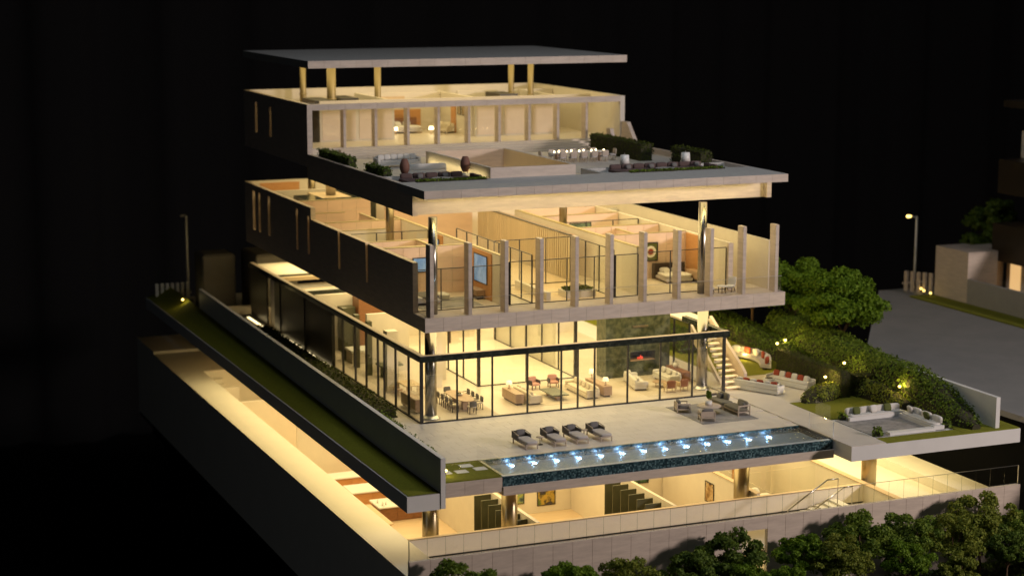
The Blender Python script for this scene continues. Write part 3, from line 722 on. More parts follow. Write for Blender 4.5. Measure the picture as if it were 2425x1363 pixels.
# ================================================================== support columns
def column(x, y, z0, z1, r, mat, label, ring=True, grp='columns that carry the levels'):
    t = E('support_column', label, 'column', (x, y, z0), 0, grp)
    M().cyl((x, y, z0), (x, y, z1), r, n=28).obj('shaft', mat, t, True)
    if ring: M().lathe((x, y, z0), [(r + .22, 0), (r + .22, .07), (r + .12, .1), (r + .05, .22)], 28).obj('base_ring', 'steel', t, True)
    return t
column(1.08, 1.15, .0, 6.046, .38, 'chrome', 'polished chrome column just inside the glass corner by the dining table')
column(21.45, 2.1, .0, 6.046, .38, 'chrome', 'polished chrome column inside the glass front beside the lit staircase')
column(1.05, .55, 6.97, 13.196, .29, 'chrome', 'polished chrome column behind the pillar at the dark side wall of the bedroom level', False)
column(20.55, .75, 6.97, 13.196, .29, 'chrome', 'polished chrome column on the balcony beside the bedroom with the upholstered bed', False)
column(3.9, 17.0, 6.97, 14.49, .3, 'brass', 'brass column in the rooms beside the dark side wall', False)
column(17.6, 17.0, 6.97, 14.49, .3, 'brass', 'brass column behind the long wood corridor wall', False)
column(4.6, 38.6, 6.97, 14.09, .3, 'brass', 'brass column at the back corner of the bedroom level', False)
column(4.3, 32.4, 10.87, 14.09, .4, 'chrome', 'chrome column standing on the dark core of the bedroom level', False)
column(-2.1, -7.2, -9.19, -1.145, .5, 'brass', 'brass column under the left grass terrace beside the walnut bar', False)
column(3.0, -7.4, -9.19, -1.145, .5, 'brass', 'brass column beside the green screens and two framed pictures', False)
column(19.4, -7.2, -9.19, -1.145, .5, 'brass', 'brass column beside the framed street picture and glass lobby', False)
column(28.6, -8.0, -5.38, -.96, .5, 'brass', 'brass column under the garden slab by the bright basement wall', False)

# ================================================================== pool
pool = E('swimming_pool', 'long infinity pool edged with blue mosaic and lit by a row of lamps', 'pool', (11, -11.5, -1.14))
B('basin_slab', 'travertine', pool, .02, 22.2, -13.5, -9.63, -1.14, -.85)
B('front_upstand', 'travertine', pool, .02, 22.2, -13.62, -13.51, -1.14, -.62)
B('front_wall', 'mosaic', pool, .02, 22.18, -13.48, -13.2, -.849, -.03)
B('back_wall', 'mosaic', pool, .02, 22.18, -9.8, -9.63, -.849, .012)
B('side_wall', 'mosaic', pool, .02, .2, -13.19, -9.81, -.849, -.01)
B('side_wall', 'black_metal', pool, 22.0, 22.2, -13.19, -9.81, -.849, .03)
B('pool_floor', 'pool_floor', pool, .21, 21.99, -13.19, -9.81, -.849, -.36)
me = M().box(.2, 22.0, -13.195, -9.805, -.12, -.075); me.f = [me.f[1]]; me.obj('water', 'water', pool)
B('overflow_edge', 'pool_floor', pool, .02, 22.0, -13.485, -13.2, -.029, -.012)
gm = M().lathe((0, 0, 0), [(.075, 0), (.075, .015), (.04, .03)], 12).mesh('pool_lamp', 'pool_glow')
for i in range(13):
    inst('pool_lamp', gm, (1.93 + i * 1.466, -10.42, -.358), pool)
    l = bpy.data.lights.new('pool_light', 'POINT'); l.energy = 15; l.color = (.35, .62, 1.0); l.shadow_soft_size = .05
    p = bpy.data.objects.new('pool_light', l); COL.objects.link(p); p.location = (1.93 + i * 1.466, -10.05, -.25)

# ================================================================== left lawn by the pool and long grass terrace
ll = E('poolside_lawn', 'small lawn beside the pool end with four stepping stones', 'lawn', (-1.7, -11.5, -.9))
B('planter_slab', 'travertine', ll, -3.5, -.02, -13.48, -9.63, -.9, -.06)
row('fascia_panel', 'travertine', ll, -3.5, -.02, 3, -13.54, -13.483, -.9, -.065)
B('turf', 'turf', ll, -3.49, -.03, -13.47, -9.64, -.058, .0)
sm = M().bbox(0, .75, 0, .62, 0, .03, .012).mesh('stepping_stone', 'white_paint')
for x, y in ((-3.2, -11.9), (-2.2, -12.0), (-1.5, -10.9), (-.95, -11.8)): inst('stepping_stone', sm, (x, y, .001), ll)
for a, b_ in ((-3.45, -2.6), (-2.58, -1.75), (-1.73, -.9), (-.88, -.05)): B('rail_pane', 'glass_rail', ll, a, b_, -13.46, -13.445, .0, 1.0)
B('rail_pane', 'glass_rail', ll, -.05, -.035, -13.4, -9.7, .0, 1.0)
gt = E('grass_terrace', 'long narrow grass roof strip beside a tall dark boundary wall', 'terrace', (-4.6, 16, -1.54))
M().hexa([(-5.82, -13.5, -1.54), (-3.81, -13.5, -1.54), (-3.81, 56, -1.54), (-5.82, 56, -1.54), (-5.82, -13.5, -.6), (-3.81, -13.5, -.6), (-3.81, 56, -.6), (-5.82, 56, -.6)]).obj('planter_slab', 'white_paint', gt)
g = M(); NY = 40
for j in range(NY + 1):
    yy = -13.49 + j * 69.4 / NY
    for i in range(7):
        u = i / 6; rise = max(0, (yy + 4) / 50) * .95 * u ** 1.5
        g.v.append((-5.74 + u * 1.925, yy, -.57 + min(rise, 1.0) + (.02 if 0 < i < 6 else 0)))
for j in range(NY):
    for i in range(6): g.f.append((j * 7 + i, j * 7 + i + 1, (j + 1) * 7 + i + 1, (j + 1) * 7 + i))
g.obj('turf', 'turf', gt, True)
M().hexa([(-3.8, -13.55, -1.5), (-3.515, -13.55, -1.5), (-3.515, 44, -1.5), (-3.8, 44, -1.5), (-3.8, -13.55, 1.44), (-3.515, -13.55, 1.44), (-3.515, 44, 1.98), (-3.8, 44, 1.98)]).obj('boundary_wall', 'white_paint', gt)

# left planting
hedge('box_hedge', 'long low clipped hedge between the boundary wall and the glass side', -2.7, -.9, 2.2, 33, -.005, .62, 'leaf_hedge', 55, .13, .06, seed=3)
hedge('box_hedge', 'short leafy hedge behind the wall at the corner of the terrace', -2.9, -2.1, -2.6, 1.6, .0, .6, 'leaf_mid', 85, .13, .09, seed=4)
hedge('box_hedge', 'low hedge at the lawn end of the terrace beside the boundary wall', -3.4, -2.5, -9.4, -4.2, .0, .62, 'leaf_mid', 80, .13, .09, seed=5)

# ================================================================== garden platform on the right
gd = E('garden_platform', 'white-edged garden slab projecting beside the pool with sunken seating', 'terrace', (28.5, 6, -.95))
B('slab', 'white_paint', gd, 22.25, 34.85, -15.5, 30, -.95, -.06)
B('paved_strip', 'paving', gd, 22.26, 24.78, -15.46, -.02, -.058, -.008)
B('paved_strip', 'paving', gd, 22.26, 28.2, -.018, 4.4, -.058, -.008)
B('paved_strip', 'paving', gd, 22.26, 24.6, 4.402, 14, -.058, -.008)
B('paved_strip', 'paving', gd, 24.782, 28.6, -4.0, -.02, -.058, -.006)
m = M(); m.box(24.8, 32.9, -9.0, -4.02, -.058, .01); m.box(24.8, 30.7, -15.45, -14.3, -.058, .0); m.box(30.72, 34.8, -15.45, -9.02, -.058, .012); m.box(28.62, 34.8, -4.0, -.03, -.058, .012); m.box(28.22, 34.8, -.02, 4.4, -.058, .012); m.box(24.62, 34.8, 4.402, 29.9, -.058, .012)
m.obj('turf', 'turf', gd)
B('boundary_wall', 'white_paint', gd, 33.2, 33.5, -15.1, 4, .013, 2.0)
B('rail_pane', 'glass_rail', gd, 22.3, 22.32, -13.3, -10.5, -.005, 1.0)
B('rail_pane', 'glass_rail', gd, 24.7, 24.72, -9.2, -7.4, -.005, .95)
for y in (-13.3, -10.5): B('rail_post', 'steel', gd, 22.29, 22.33, y - .03, y, -.005, 1.03)
# sunken seating
pit = E('sunken_seating', 'sunken square seating pit lined with pale stone benches in the lawn', 'seating pit', (27.6, -11.7, -.06))
B('pit_floor', 'rug_grey', pit, 25.0, 30.2, -14.05, -9.3, -.058, -.02)
B('bench', 'white_paint', pit, 25.7, 30.2, -9.95, -9.25, -.018, .22)
B('bench', 'white_paint', pit, 29.4, 30.18, -13.9, -9.96, -.018, .22)
B('bench', 'white_paint', pit, 26.0, 29.39, -14.05, -13.6, -.018, .16)
for k in range(4): M().soft(26.3 + k * 1.05, -9.22, .45, 1.0, .28, .5).obj('back_cushion', 'white_fabric', pit, True)
for k in range(3): M().soft(30.15, -10.9 - k * 1.1, .45, .28, 1.05, .5).obj('back_cushion', 'white_fabric', pit, True)
M().soft(27.9, -9.6, .26, 4.2, .66, .14, .3).obj('seat_cushion', 'white_fabric', pit, True)
M().soft(29.78, -11.9, .26, .68, 3.6, .14, .3).obj('seat_cushion', 'white_fabric', pit, True)
for x, y, mt, rz, lb in [(26.45, -9.55, 'moss_fabric', .0, 'moss green square cushion leaning at the end of the pit bench'), (27.75, -9.52, 'white_fabric', .1, 'white square cushion in the middle of the pit bench'),
        (28.85, -9.5, 'moss_fabric', -.1, 'moss green cushion beside the corner of the pit bench'), (29.85, -10.6, 'white_fabric', 1.5, 'white square cushion on the side bench of the pit'), (29.85, -12.4, 'moss_fabric', 1.6, 'moss green cushion on the side bench of the pit')]:
    o = M().soft(0, 0, 0, .52, .2, .5, .5, rx=-.35).obj('throw_cushion', mt, None, True)
    tag(o, lb, 'cushion', 'cushions in the sunken seating'); o.location = (x, y, .56); o.rotation_euler = (0, 0, rz)

# garden hedges, mounds, trees
hedge('clipped_hedge', 'tall square-clipped hedge along the garden sofas', 28.7, 29.5, -4.2, 4.4, .0, 1.8, 'leaf_hedge', 150, .075, .02, seed=11)
hedge('clipped_hedge', 'lower clipped hedge crossing behind the lawn toward the wall', 29.8, 31.4, -4.4, -3.4, .0, 1.5, 'leaf_hedge', 150, .075, .02, seed=12)
mound('shrub_mound', 'low loose shrub mound at the edge of the paving by the lawn', [(25.6, -4.5, .25, .25), (26.4, -4.2, .75, .75), (27.4, -3.9, .85, 1.0), (28.5, -3.6, .6, 1.0)], 'leaf_olive', 75, .13, 13, 0.0, 'shrub')
mound('ivy_bank', 'long ivy bank sloping down along the garden boundary wall', [(31.9, -14.9, .35, .35), (31.9, -13.6, .9, 1.0), (32.2, -11, 1.0, 1.9), (32.3, -8, 1.0, 2.5), (32.3, -4, 1.1, 2.5), (33.0, 0, 1.4, 2.4), (34.0, 6, 1.5, 2.5), (35.0, 14, 1.6, 2.6)], 'leaf_mid', 75, .14, 14, 0.0, 'hedge', None, .09)
mound('shrub_mound', 'rounded clipped shrubs in front of the ivy bank beside the lawn', [(30.9, -8.8, .5, .55), (31.0, -6.5, .8, 1.1), (30.8, -4.2, .9, 1.3), (30.6, -2.9, .6, 1.2)], 'leaf_olive', 70, .13, 15, 0.0, 'shrub')
mound('garden_hedge', 'dark garden hedge behind the curved garden bench', [(31.2, 5.0, .6, 1.2), (31.6, 9, .8, 1.4), (32.4, 14, .9, 1.6), (32.8, 20, 1.2, 1.7), (33, 28, 1.4, 1.9)], 'leaf_dark', 55, .15, 16, 0.0)
hedge('clipped_hedge', 'dark clipped hedge beside the staircase at the back of the house', 25.6, 27.2, 13, 26, .0, 1.5, 'leaf_dark', 45, .14, .05, seed=17)
mound('shrub_mound', 'small grassy shrub at the inner end of the pit bench', [(25.3, -9.3, .12, .2), (25.55, -9.3, .25, .42), (25.8, -9.3, .12, .2)], 'leaf_mid', 160, .16, 18, 0, 'plant', None, .08)
mound('shrub_mound', 'small grassy shrub at the open corner of the pit', [(24.95, -13.75, .12, .2), (25.25, -13.8, .3, .5), (25.55, -13.8, .12, .2)], 'leaf_mid', 160, .16, 19, 0, 'plant', None, .08)
mound('shrub_mound', 'small grassy shrub where the side bench ends near the ivy', [(30.2, -13.6, .12, .2), (30.5, -13.6, .28, .45), (30.8, -13.6, .12, .2)], 'leaf_mid', 160, .16, 20, 0, 'plant', None, .08)
big = [tree_mesh('t', 6.45, 3.0, 2.45, 95, 240, .16, 'leaf_bright', 40), tree_mesh('t', 6.2, 2.9, 2.3, 85, 240, .16, 'leaf_bright', 50, .3), tree_mesh('t', 6.6, 2.6, 2.4, 80, 240, .16, 'leaf_bright', 60)]
place_tree('garden_tree', 'bright green round-crowned tree standing on the ivy bank nearest the road', big[0], (35.2, 5.8, .0), 0.4, 1.06)
place_tree('garden_tree', 'bright green tree behind the round-crowned one, half hidden by it', big[1], (35.6, 13.2, .0), 1.9, 1.05)
place_tree('garden_tree', 'bright green tree showing behind the balcony pillars at the house', big[2], (33.2, 15.5, .0), 3.9, 1.08)
place_tree('garden_tree', 'shaded tree by the garden path lit by a spike lamp behind the house', tree_mesh('t', 4.6, 2.0, 1.5, 40, 130, .22, 'leaf_dark', 70), (30.5, 19, .0), 2.2, 1.0)

# spike lights in the garden
sl = E('spike_light', 'x', 'garden light', (0, 0, 0), 0, 'garden spike lights')
M().cyl((0, 0, 0), (0, 0, .22), .02, n=6).obj('spike', 'black_metal', sl)
M().lathe((0, 0, .2), [(.05, 0), (.1, .05), (.1, .13), (.03, .17)], 10).obj('lamp_head', 'garden_glow', sl, True)
spots = [(31.9, 8.4, 1.15, 'in the clipped hedge above the curved bench'), (29.1, 4.9, 1.78, 'on the tall clipped hedge behind the sofas'), (28.2, -3.0, 1.0, 'in the shrub mound at the lawn corner'), (30.6, -1.6, 1.5, 'behind the crossing clipped hedge'),
         (31.2, -7.4, 1.0, 'at the foot of the ivy bank by the lawn'), (33.3, 16.9, .5, 'in the dark hedge under the trees'), (30.2, 15.8, .6, 'beside the corner of the dark beam'), (33.8, 24, .9, 'farthest back under the balcony slab'), (29.0, 9.6, .02, 'seen through the glass beside the fireplace')]
for i, (x, y, z, d) in enumerate(spots):
    o = sl if i == 0 else dup(sl, (0, 0, 0))
    o.location = (x, y, z); o['label'] = 'small glowing spike light ' + d
    l = bpy.data.lights.new('spike_lamp', 'POINT'); l.energy = 75; l.color = (1, .70, .20); l.shadow_soft_size = .1
    p = bpy.data.objects.new('spike_lamp', l); COL.objects.link(p); p.location = (x - .05, y - .3, z + .5)
for x, y, z, lb in ((-2.95, -12.1, .0, 'small glowing ground light between the stepping stones'), (-4.3, 48, .15, 'small glowing ground light in the grass strip by the fence')):
    o = dup(sl, (x, y, z)); o['label'] = lb
    l = bpy.data.lights.new('spike_lamp', 'POINT'); l.energy = 12; l.color = (1, .78, .3); l.shadow_soft_size = .1
    p = bpy.data.objects.new('spike_lamp', l); COL.objects.link(p); p.location = (x, y - .2, z + .45)

# outdoor staircase beside the living room, lit treads, solid curved parapet
st = E('garden_staircase', 'staircase with glowing treads behind a solid parapet at the glass end', 'stairs', (23.6, 4, 0))
for k in range(12):
    xa = 22.7 + k * .05; ya = .75 + k * .40; za = .05 + k * .31
    B('tread', 'step_glow', st, xa, 24.08 - k * .03, ya, ya + .30, za + .1, za + .18)
    B('riser', 'plaster', st, xa + .01, 24.07 - k * .03, ya + .302, ya + .398, max(0.0, za - .12), za + .18)
pr = M()
prof = [(1.3, 0, .0, .55), (1.7, 0, .0, 1.0), (9.2, 0, 3.2, 5.2)]
pr.hexa([(24.12, .9, 0), (24.34, .9, 0), (24.34, 1.398, 0), (24.12, 1.398, 0), (24.12, .9, 1.1), (24.34, .9, 1.1), (24.34, 1.398, 1.5), (24.12, 1.398, 1.5)])
pr.hexa([(24.12, 1.4, 0), (24.34, 1.4, 0), (24.34, 6.0, 2.9), (24.12, 6.0, 2.9), (24.12, 1.4, 1.5), (24.34, 1.4, 1.5), (24.34, 6.0, 4.25), (24.12, 6.0, 4.25)])
pr.obj('parapet', 'pale_panel', st)
pr = M(); pr.hexa([(22.5, 1.0, 0), (22.68, 1.0, 0), (22.68, 6.0, 2.9), (22.5, 6.0, 2.9), (22.5, 1.0, .2), (22.68, 1.0, .2), (22.68, 6.0, 3.9), (22.5, 6.0, 3.9)])
pr.obj('string', 'pale_panel', st)
B('landing', 'plaster', st, 22.5, 24.3, 6.02, 13, 3.8, 3.95)

# ================================================================== basement level
bm = E('basement_storey', 'white-walled lowest level glowing with warm light under the pool and garden', 'building level', (14, 20, -11.3))
B('left_wall', 'ledge_paint', bm, -6.44, -4.1, -15.2, 57.5, -11.3, -4.68)
B('left_upstand', 'ledge_paint', bm, -6.44, -1.0, 50.5, 57.5, -4.678, -4.45)
B('back_shelf', 'ledge_paint', bm, -4.098, 12, 42.0, 57.5, -11.3, -4.685)
B('right_wall', 'ledge_paint', bm, 32.6, 34.9, -15.2, 40, -11.3, -4.68)
B('right_shelf', 'ledge_paint', bm, 28.0, 32.59, -15.2, 40, -11.3, -5.3)
B('side_wall', 'ledge_paint', bm, 27.7, 27.99, -15.2, 12, -9.2, -4.68)
B('side_wall_cap', 'oak', bm, 27.6, 28.06, -15.2, 12, -4.678, -4.64)
B('floor', 'plank_floor', bm, -4.09, 27.54, -8.85, 41.9, -9.6, -9.2)
B('front_room_wall', 'ledge_paint', bm, -4.08, 27.54, -8.9, -8.6, -9.19, -4.70)
B('wall_cap', 'oak', bm, -4.07, 27.49, -8.93, -8.57, -4.698, -4.66)
B('front_walk', 'plaster', bm, -4.09, 14.4, -15.2, -8.91, -11.3, -5.9)
B('front_walk', 'plaster', bm, 17.0, 27.69, -15.2, -8.91, -11.3, -5.9)
B('front_walk', 'plaster', bm, 14.402, 16.998, -12.2, -8.911, -11.3, -5.9)
B('opening_ceiling', 'plaster', bm, 14.402, 16.998, -15.2, -12.21, -6.1, -5.9)
B('base_slab', 'hall_black', bm, -6.4, 34.9, -15.2, 57.4, -11.6, -11.305)
B('fascia_core', 'plaster', bm, -6.42, 14.75, -15.48, -15.21, -11.3, -3.76)
B('fascia_core', 'plaster', bm, 16.45, 35.0, -15.48, -15.21, -11.3, -3.76)
B('fascia_core', 'plaster', bm, 14.752, 16.448, -15.48, -15.21, -4.48, -3.76)
row('fascia_panel', 'travertine', bm, -6.44, 14.75, 17, -15.54, -15.483, -11.3, -3.73, gap=.014)
row('fascia_panel', 'travertine', bm, 16.45, 35.02, 15, -15.54, -15.483, -11.3, -3.73, gap=.014)
row('fascia_panel', 'travertine', bm, 14.75, 16.45, 1, -15.54, -15.483, -4.48, -3.73, gap=.014)
n = 38; wd = 41.36 / n
for i in range(n): B('rail_pane', 'glass_rail', bm, -6.4 + i * wd + .012, -6.4 + (i + 1) * wd - .012, -15.36, -15.345, -3.755, -2.53)
B('rail_cap', 'steel', bm, -6.4, 34.96, -15.37, -15.335, -2.528, -2.50)
for x in (-6.4, 34.95): B('rail_post', 'steel', bm, x - .02, x + .02, -15.38, -15.33, -3.75, -2.53)
for i in range(34):
    x = -3.0 + i * .9
    B('deck_light', 'strip_glow', bm, x, x + .34, -9.35, -9.25, -5.898, -5.88)
# rooms of the basement
B('room_wall', 'plaster', bm, 4.45, 4.7, -8.2, 14, -9.19, -4.75)
pmesh = M().bbox(0, 1.15, 0, .09, 0, 4.3, .01).mesh('screen_panel', 'green_panel')
for k in range(6): inst('screen_panel', pmesh, (3.28, -.9 - k * 1.2, -9.19), bm)
for k in range(7): inst('screen_panel', pmesh, (12.6, -1.0 - k * 1.18, -9.19), bm)
B('room_wall', 'plaster', bm, 4.71, 13.9, 7.3, 7.55, -9.19, -4.75)
B('room_wall', 'plaster', bm, 13.92, 14.15, -8.2, 12, -9.19, -4.75)
B('room_wall', 'plaster', bm, 14.16, 22.0, 5.0, 5.25, -9.19, -4.75)
B('room_wall', 'plaster', bm, 19.98, 20.2, -8.2, 4.9, -9.19, -4.68)
B('room_wall_cap', 'oak', bm, 19.9, 20.28, -8.2, 4.9, -4.678, -4.63)
B('room_door', 'orange_wood', bm, 24.3, 25.2, 2.55, 2.6, -9.19, -5.9)
B('room_door', 'orange_wood', bm, 19.93, 19.978, -6.9, -5.9, -9.19, -6.3)
B('room_wall', 'plaster', bm, 21.0, 27.5, 2.62, 2.85, -9.19, -4.75)
for y in (-7.9, -4.4, -.9): B('lobby_pane', 'glass', bm, 21.2, 21.23, y, y + 3.4, -9.15, -4.8)
for x in (21.3, 23.6, 25.6): B('lobby_pane', 'glass', bm, x, x + 1.9, -3.2, -3.17, -9.15, -4.8)
B('low_wall', 'plaster', bm, 5.6, 6.0, -8.5, -3.0, -9.19, -6.0)
B('low_wall', 'plaster', bm, 14.7, 15.1, -8.5, -2.6, -9.19, -5.9)
B('room_wall', 'plaster', bm, -2.2, 4.4, 20.8, 21.0, -9.19, -4.75)
B('room_wall', 'plaster', bm, -4.08, 4.4, 30, 30.2, -9.19, -4.75)
B('stair_wall', 'plaster', bm, -4.09, -2.6, 36.0, 36.2, -9.19, -4.9)
for k in range(10): B('stair_step', 'ledge_paint', bm, -4.08, -2.7, 36.3 + k * .5, 36.8 + k * .5 - .004, -9.19, -8.8 + k * .4)
# steps and handrails at the front walk
for k in range(5): B('front_step', 'white_paint', bm, 22.6 + k * .55, 23.15 + k * .55 - .004, -10.9, -9.2, -5.898, -5.78 + k * .12)
for (y, pts, lb) in ((-12.5, ((19.67, -4.56), (22.47, -2.9), (23.3, -2.88)), 'by the glass balustrade'), (-11.1, ((22.3, -5.3), (24.62, -3.97), (25.3, -3.97)), 'by the steps')):
    h = E('handrail', 'steel stair handrail on the front walk, the one ' + lb, 'handrail', (pts[1][0], y, -5.9), 0, 'stair handrails')
    for (xa, za), (xb, zb) in zip(pts, pts[1:]): M().cyl((xa, y, za), (xb, y, zb), .055, n=8).obj('rail', 'steel', h, True)
    for xa, za in (pts[0], pts[2]): M().cyl((xa, y, -5.895), (xa, y, za), .03, n=6).obj('baluster', 'steel', h)
B('base_gap', 'black_metal', bm, -4.0, 27.6, -8.935, -8.905, -5.898, -5.80)
for i in range(n - 1): B('rail_joint', 'glass_edge', bm, -6.4 + (i + 1) * wd - .01, -6.4 + (i + 1) * wd + .01, -15.36, -15.345, -3.755, -2.53)
# opening in the fascia with stair inside
for k in range(4): B('opening_jamb', 'orange_wood', bm, 15.4 + k * .38, 15.52 + k * .38, -12.4, -12.22, -11.29, -6.12)
M().cyl((14.8, -13.4, -8.2), (16.9, -13.4, -6.6), .04, n=6).obj('opening_rail', 'steel', bm)
l = bpy.data.lights.new('opening_lamp', 'POINT'); l.energy = 60; l.color = WARM; l.shadow_soft_size = .2
p = bpy.data.objects.new('opening_lamp', l); COL.objects.link(p); p.location = (15.7, -13.6, -6.6)
# ================================================================== furniture on the pool terrace
def lounger():
    t = E('sun_lounger', 'x', 'sun lounger', (0, 0, 0), 0, 'grey sun loungers by the pool')
    M().bbox(-.42, .42, -1.05, .95, .26, .32, .02).obj('frame', 'teak', t)
    for x in (-.4, .34):
        for y in (-1.03, .9): B('leg', 'teak', t, x, x + .06, y, y + .06, 0, .26)
    mt = M().soft(0, -.28, .40, .78, 1.6, .18, .25).obj('mattress', 'grey_fabric', t, True)
    M().box(-.45, -.39, .1, 1.0, .33, .62).obj('arm', 'charcoal_fabric', t)
    M().box(.39, .45, .1, 1.0, .33, .62).obj('arm', 'charcoal_fabric', t)
    M().box(-.45, .45, .95, 1.02, .32, .74).obj('backrest', 'charcoal_fabric', t)
    M().cyl((-.42, .05, .65), (-.42, 1.0, .75), .03, n=6).obj('arm_rail', 'teak', t); M().cyl((.42, .05, .65), (.42, 1.0, .75), .03, n=6).obj('arm_rail', 'teak', t)
    M().soft(0, .72, .66, .58, .2, .42, .5, rx=-.35).obj('pillow', 'charcoal_fabric', t, True)
    return t
lg = lounger()
for i, (x, lb) in enumerate(((3.95, 'grey sun lounger at the lawn end of the row by the pool'), (5.85, 'second grey sun lounger, right of the first little round table'), (7.35, 'third grey sun lounger, left of the second little round table'), (8.95, 'grey sun lounger at the garden sofa end of the row by the pool'))):
    o = lg if i == 0 else dup(lg, (0, 0, 0))
    o.location = (x, -7.6, .0); o['label'] = lb; o.rotation_euler = (0, 0, .02)
def side_table():
    t = E('side_table', 'x', 'side table', (0, 0, 0), 0, 'little round tables between loungers')
    M().lathe((0, 0, .46), [(.24, 0), (.25, .02), (.24, .04)], 18).obj('table_top', 'teak', t, True)
    M().cyl((0, 0, .03), (0, 0, .46), .03, n=8).obj('stem', 'teak', t, True)
    M().lathe((0, 0, 0), [(.18, 0), (.18, .02), (.05, .04)], 16).obj('foot', 'black_metal', t, True)
    return t
s1 = side_table(); put(s1, (4.9, -7.7, 0)); s1['label'] = 'little round table right of the lounger at the lawn end'
dup(s1, (8.15, -7.1, 0), 0, 'little round table beside the lounger at the sofa end')

tag(M().box(16.55, 20.65, -7.1, -1.9, .001, .016).obj('rug', 'rug_grey'), 'grey mottled outdoor rug under the terrace seating group', 'rug')
def seat_arm(name, w_, d, label, cat, cush, legs=True):
    t = E(name, label, cat, (0, 0, 0))
    B('frame', 'teak', t, -w_ / 2, w_ / 2, -d / 2, d / 2, .22, .28)
    for x in (-w_ / 2, w_ / 2 - .06):
        for y in (-d / 2, d / 2 - .06): B('leg', 'teak', t, x, x + .06, y, y + .06, 0, .62)
        B('arm', 'teak', t, x, x + .06, -d / 2 + .065, d / 2 - .065, .55, .62)
    B('back', 'teak', t, -w_ / 2 + .07, w_ / 2 - .07, d / 2 - .08, d / 2 - .03, .30, .66)
    M().soft(0, -.03, .37, w_ - .16, d - .12, .17, .28).obj('seat_cushion', cush, t, True)
    M().soft(0, d / 2 - .2, .62, w_ - .2, .2, .40, .4, rx=-.2).obj('back_cushion', cush, t, True)
    return t
a1 = seat_arm('armchair', .95, .9, 'teak armchair with charcoal cushion on the rug facing the round table', 'armchair', 'charcoal_fabric'); put(a1, (16.95, -3.5, .016), R(75)); a1['group'] = 'teak armchairs on the rug'
a2 = seat_arm('armchair', .95, .9, 'teak armchair turned with its back to the pool on the rug', 'armchair', 'charcoal_fabric'); put(a2, (17.3, -6.2, .016), R(165)); a2['group'] = 'teak armchairs on the rug'
sf = E('outdoor_sofa', 'long olive sofa of two modules with teak ends on the rug', 'sofa', (0, 0, 0))
for s in (-1, 1):
    c = s * .98
    B('frame', 'teak', sf, c - .95, c + .95, -.45, .45, .22, .28)
    M().soft(c, -.05, .38, 1.86, .85, .2, .22).obj('seat_cushion', 'olive_fabric', sf, True)
    M().soft(c + s * .25, .33, .66, 1.2, .22, .44, .4, rx=-.18).obj('back_cushion', 'olive_fabric', sf, True)
    M().soft(c + s * .5, .12, .62, .6, .2, .4, .45, rx=-.3).obj('pillow', 'charcoal_fabric', sf, True)
    x = s * 1.98
    for y in (-.45, .39): B('leg', 'teak', sf, x - .04, x + .04, y, y + .06, 0, .7)
    B('arm', 'teak', sf, x - .04, x + .04, -.385, .385, .62, .7)
    B('leg', 'teak', sf, s * .06 - .03, s * .06 + .03, -.44, -.38, 0, .22)
put(sf, (20.1, -4.15, .016), R(-90))
rt = E('round_table', 'round pale outdoor table on a dark pedestal holding a potted plant', 'table', (0, 0, 0))
M().lathe((0, 0, .48), [(.78, 0), (.8, .03), (.78, .06)], 28).obj('table_top', 'teak', rt, True)
M().lathe((0, 0, 0), [(.3, 0), (.1, .1), (.1, .4), (.25, .479)], 14).obj('pedestal', 'dark_wood', rt, True)
put(rt, (18.35, -4.6, .016))
pp = E('potted_plant', 'leafy green plant in a white pot on the round terrace table', 'plant', (18.35, -4.5, .557))
M().lathe((18.35, -4.5, .557), [(.2, 0), (.25, .12), (.22, .3), (.19, .3)], 18).obj('pot', 'ceramic', pp, True)
c = crown(.2, .2, .32, 12, 40, .13, 90); c.v = [(x + 18.35, y - 4.5, z + 1.2) for x, y, z in c.v]; c.obj('leaves', 'leaf_mid', pp)

# ================================================================== garden sofas
def white_sofa(n, label, red):
    t = E('garden_sofa', label, 'sofa', (0, 0, 0), 0, 'white garden sofas')
    M().bbox(-n / 2, n / 2, -.45, .45, .06, .36, .04).obj('base', 'white_paint', t)
    M().bbox(-n / 2, n / 2, .32, .46, .362, .72, .03).obj('back', 'white_paint', t)
    for s in (-1, 1): M().bbox(s * (n / 2 - .07) - .07, s * (n / 2 - .07) + .07, -.45, .315, .362, .6, .03).obj('arm', 'white_paint', t)
    M().soft(0, -.06, .42, n - .3, .74, .16, .22).obj('seat_cushion', 'white_fabric', t, True)
    k = 0; x = -n / 2 + .45
    while x < n / 2 - .3:
        M().soft(x, .2, .66, .52, .18, .44, .5, rx=-.3).obj('pillow', 'red_fabric' if k % 2 == red else 'white_fabric', t, True); x += .55; k += 1
    for s in (-1, 1): B('plinth', 'black_metal', t, s * (n / 2 - .3) - .1, s * (n / 2 - .3) + .1, -.35, .35, 0, .058)
    return t
put(white_sofa(3.6, 'white garden sofa with its plain back toward the pool terrace', 0), (24.7, -.1, .0), R(118))
put(white_sofa(3.8, 'white garden sofa with red and white cushions along the clipped hedge', 0), (27.6, .5, .0), R(-72))
for x, y, lb in ((26.1, .1, 'white round stool with dark tray between the sofas, closer to the pool'), (26.5, 1.6, 'white round stool with dark tray between the sofas, closer to the stairs')):
    t = E('round_stool', lb, 'stool', (x, y, 0), 0, 'round stools between the white sofas')
    M().lathe((x, y, 0), [(.36, 0), (.4, .1), (.4, .38), (.36, .42)], 22).obj('drum', 'white_paint', t, True)
    M().lathe((x, y, .421), [(.27, 0), (.27, .02), (.2, .03)], 20).obj('tray', 'dark_wood', t, True)
cb = E('curved_bench', 'curved pale garden bench with red and white cushions under the hedge', 'bench', (29.2, 8.6, 0))
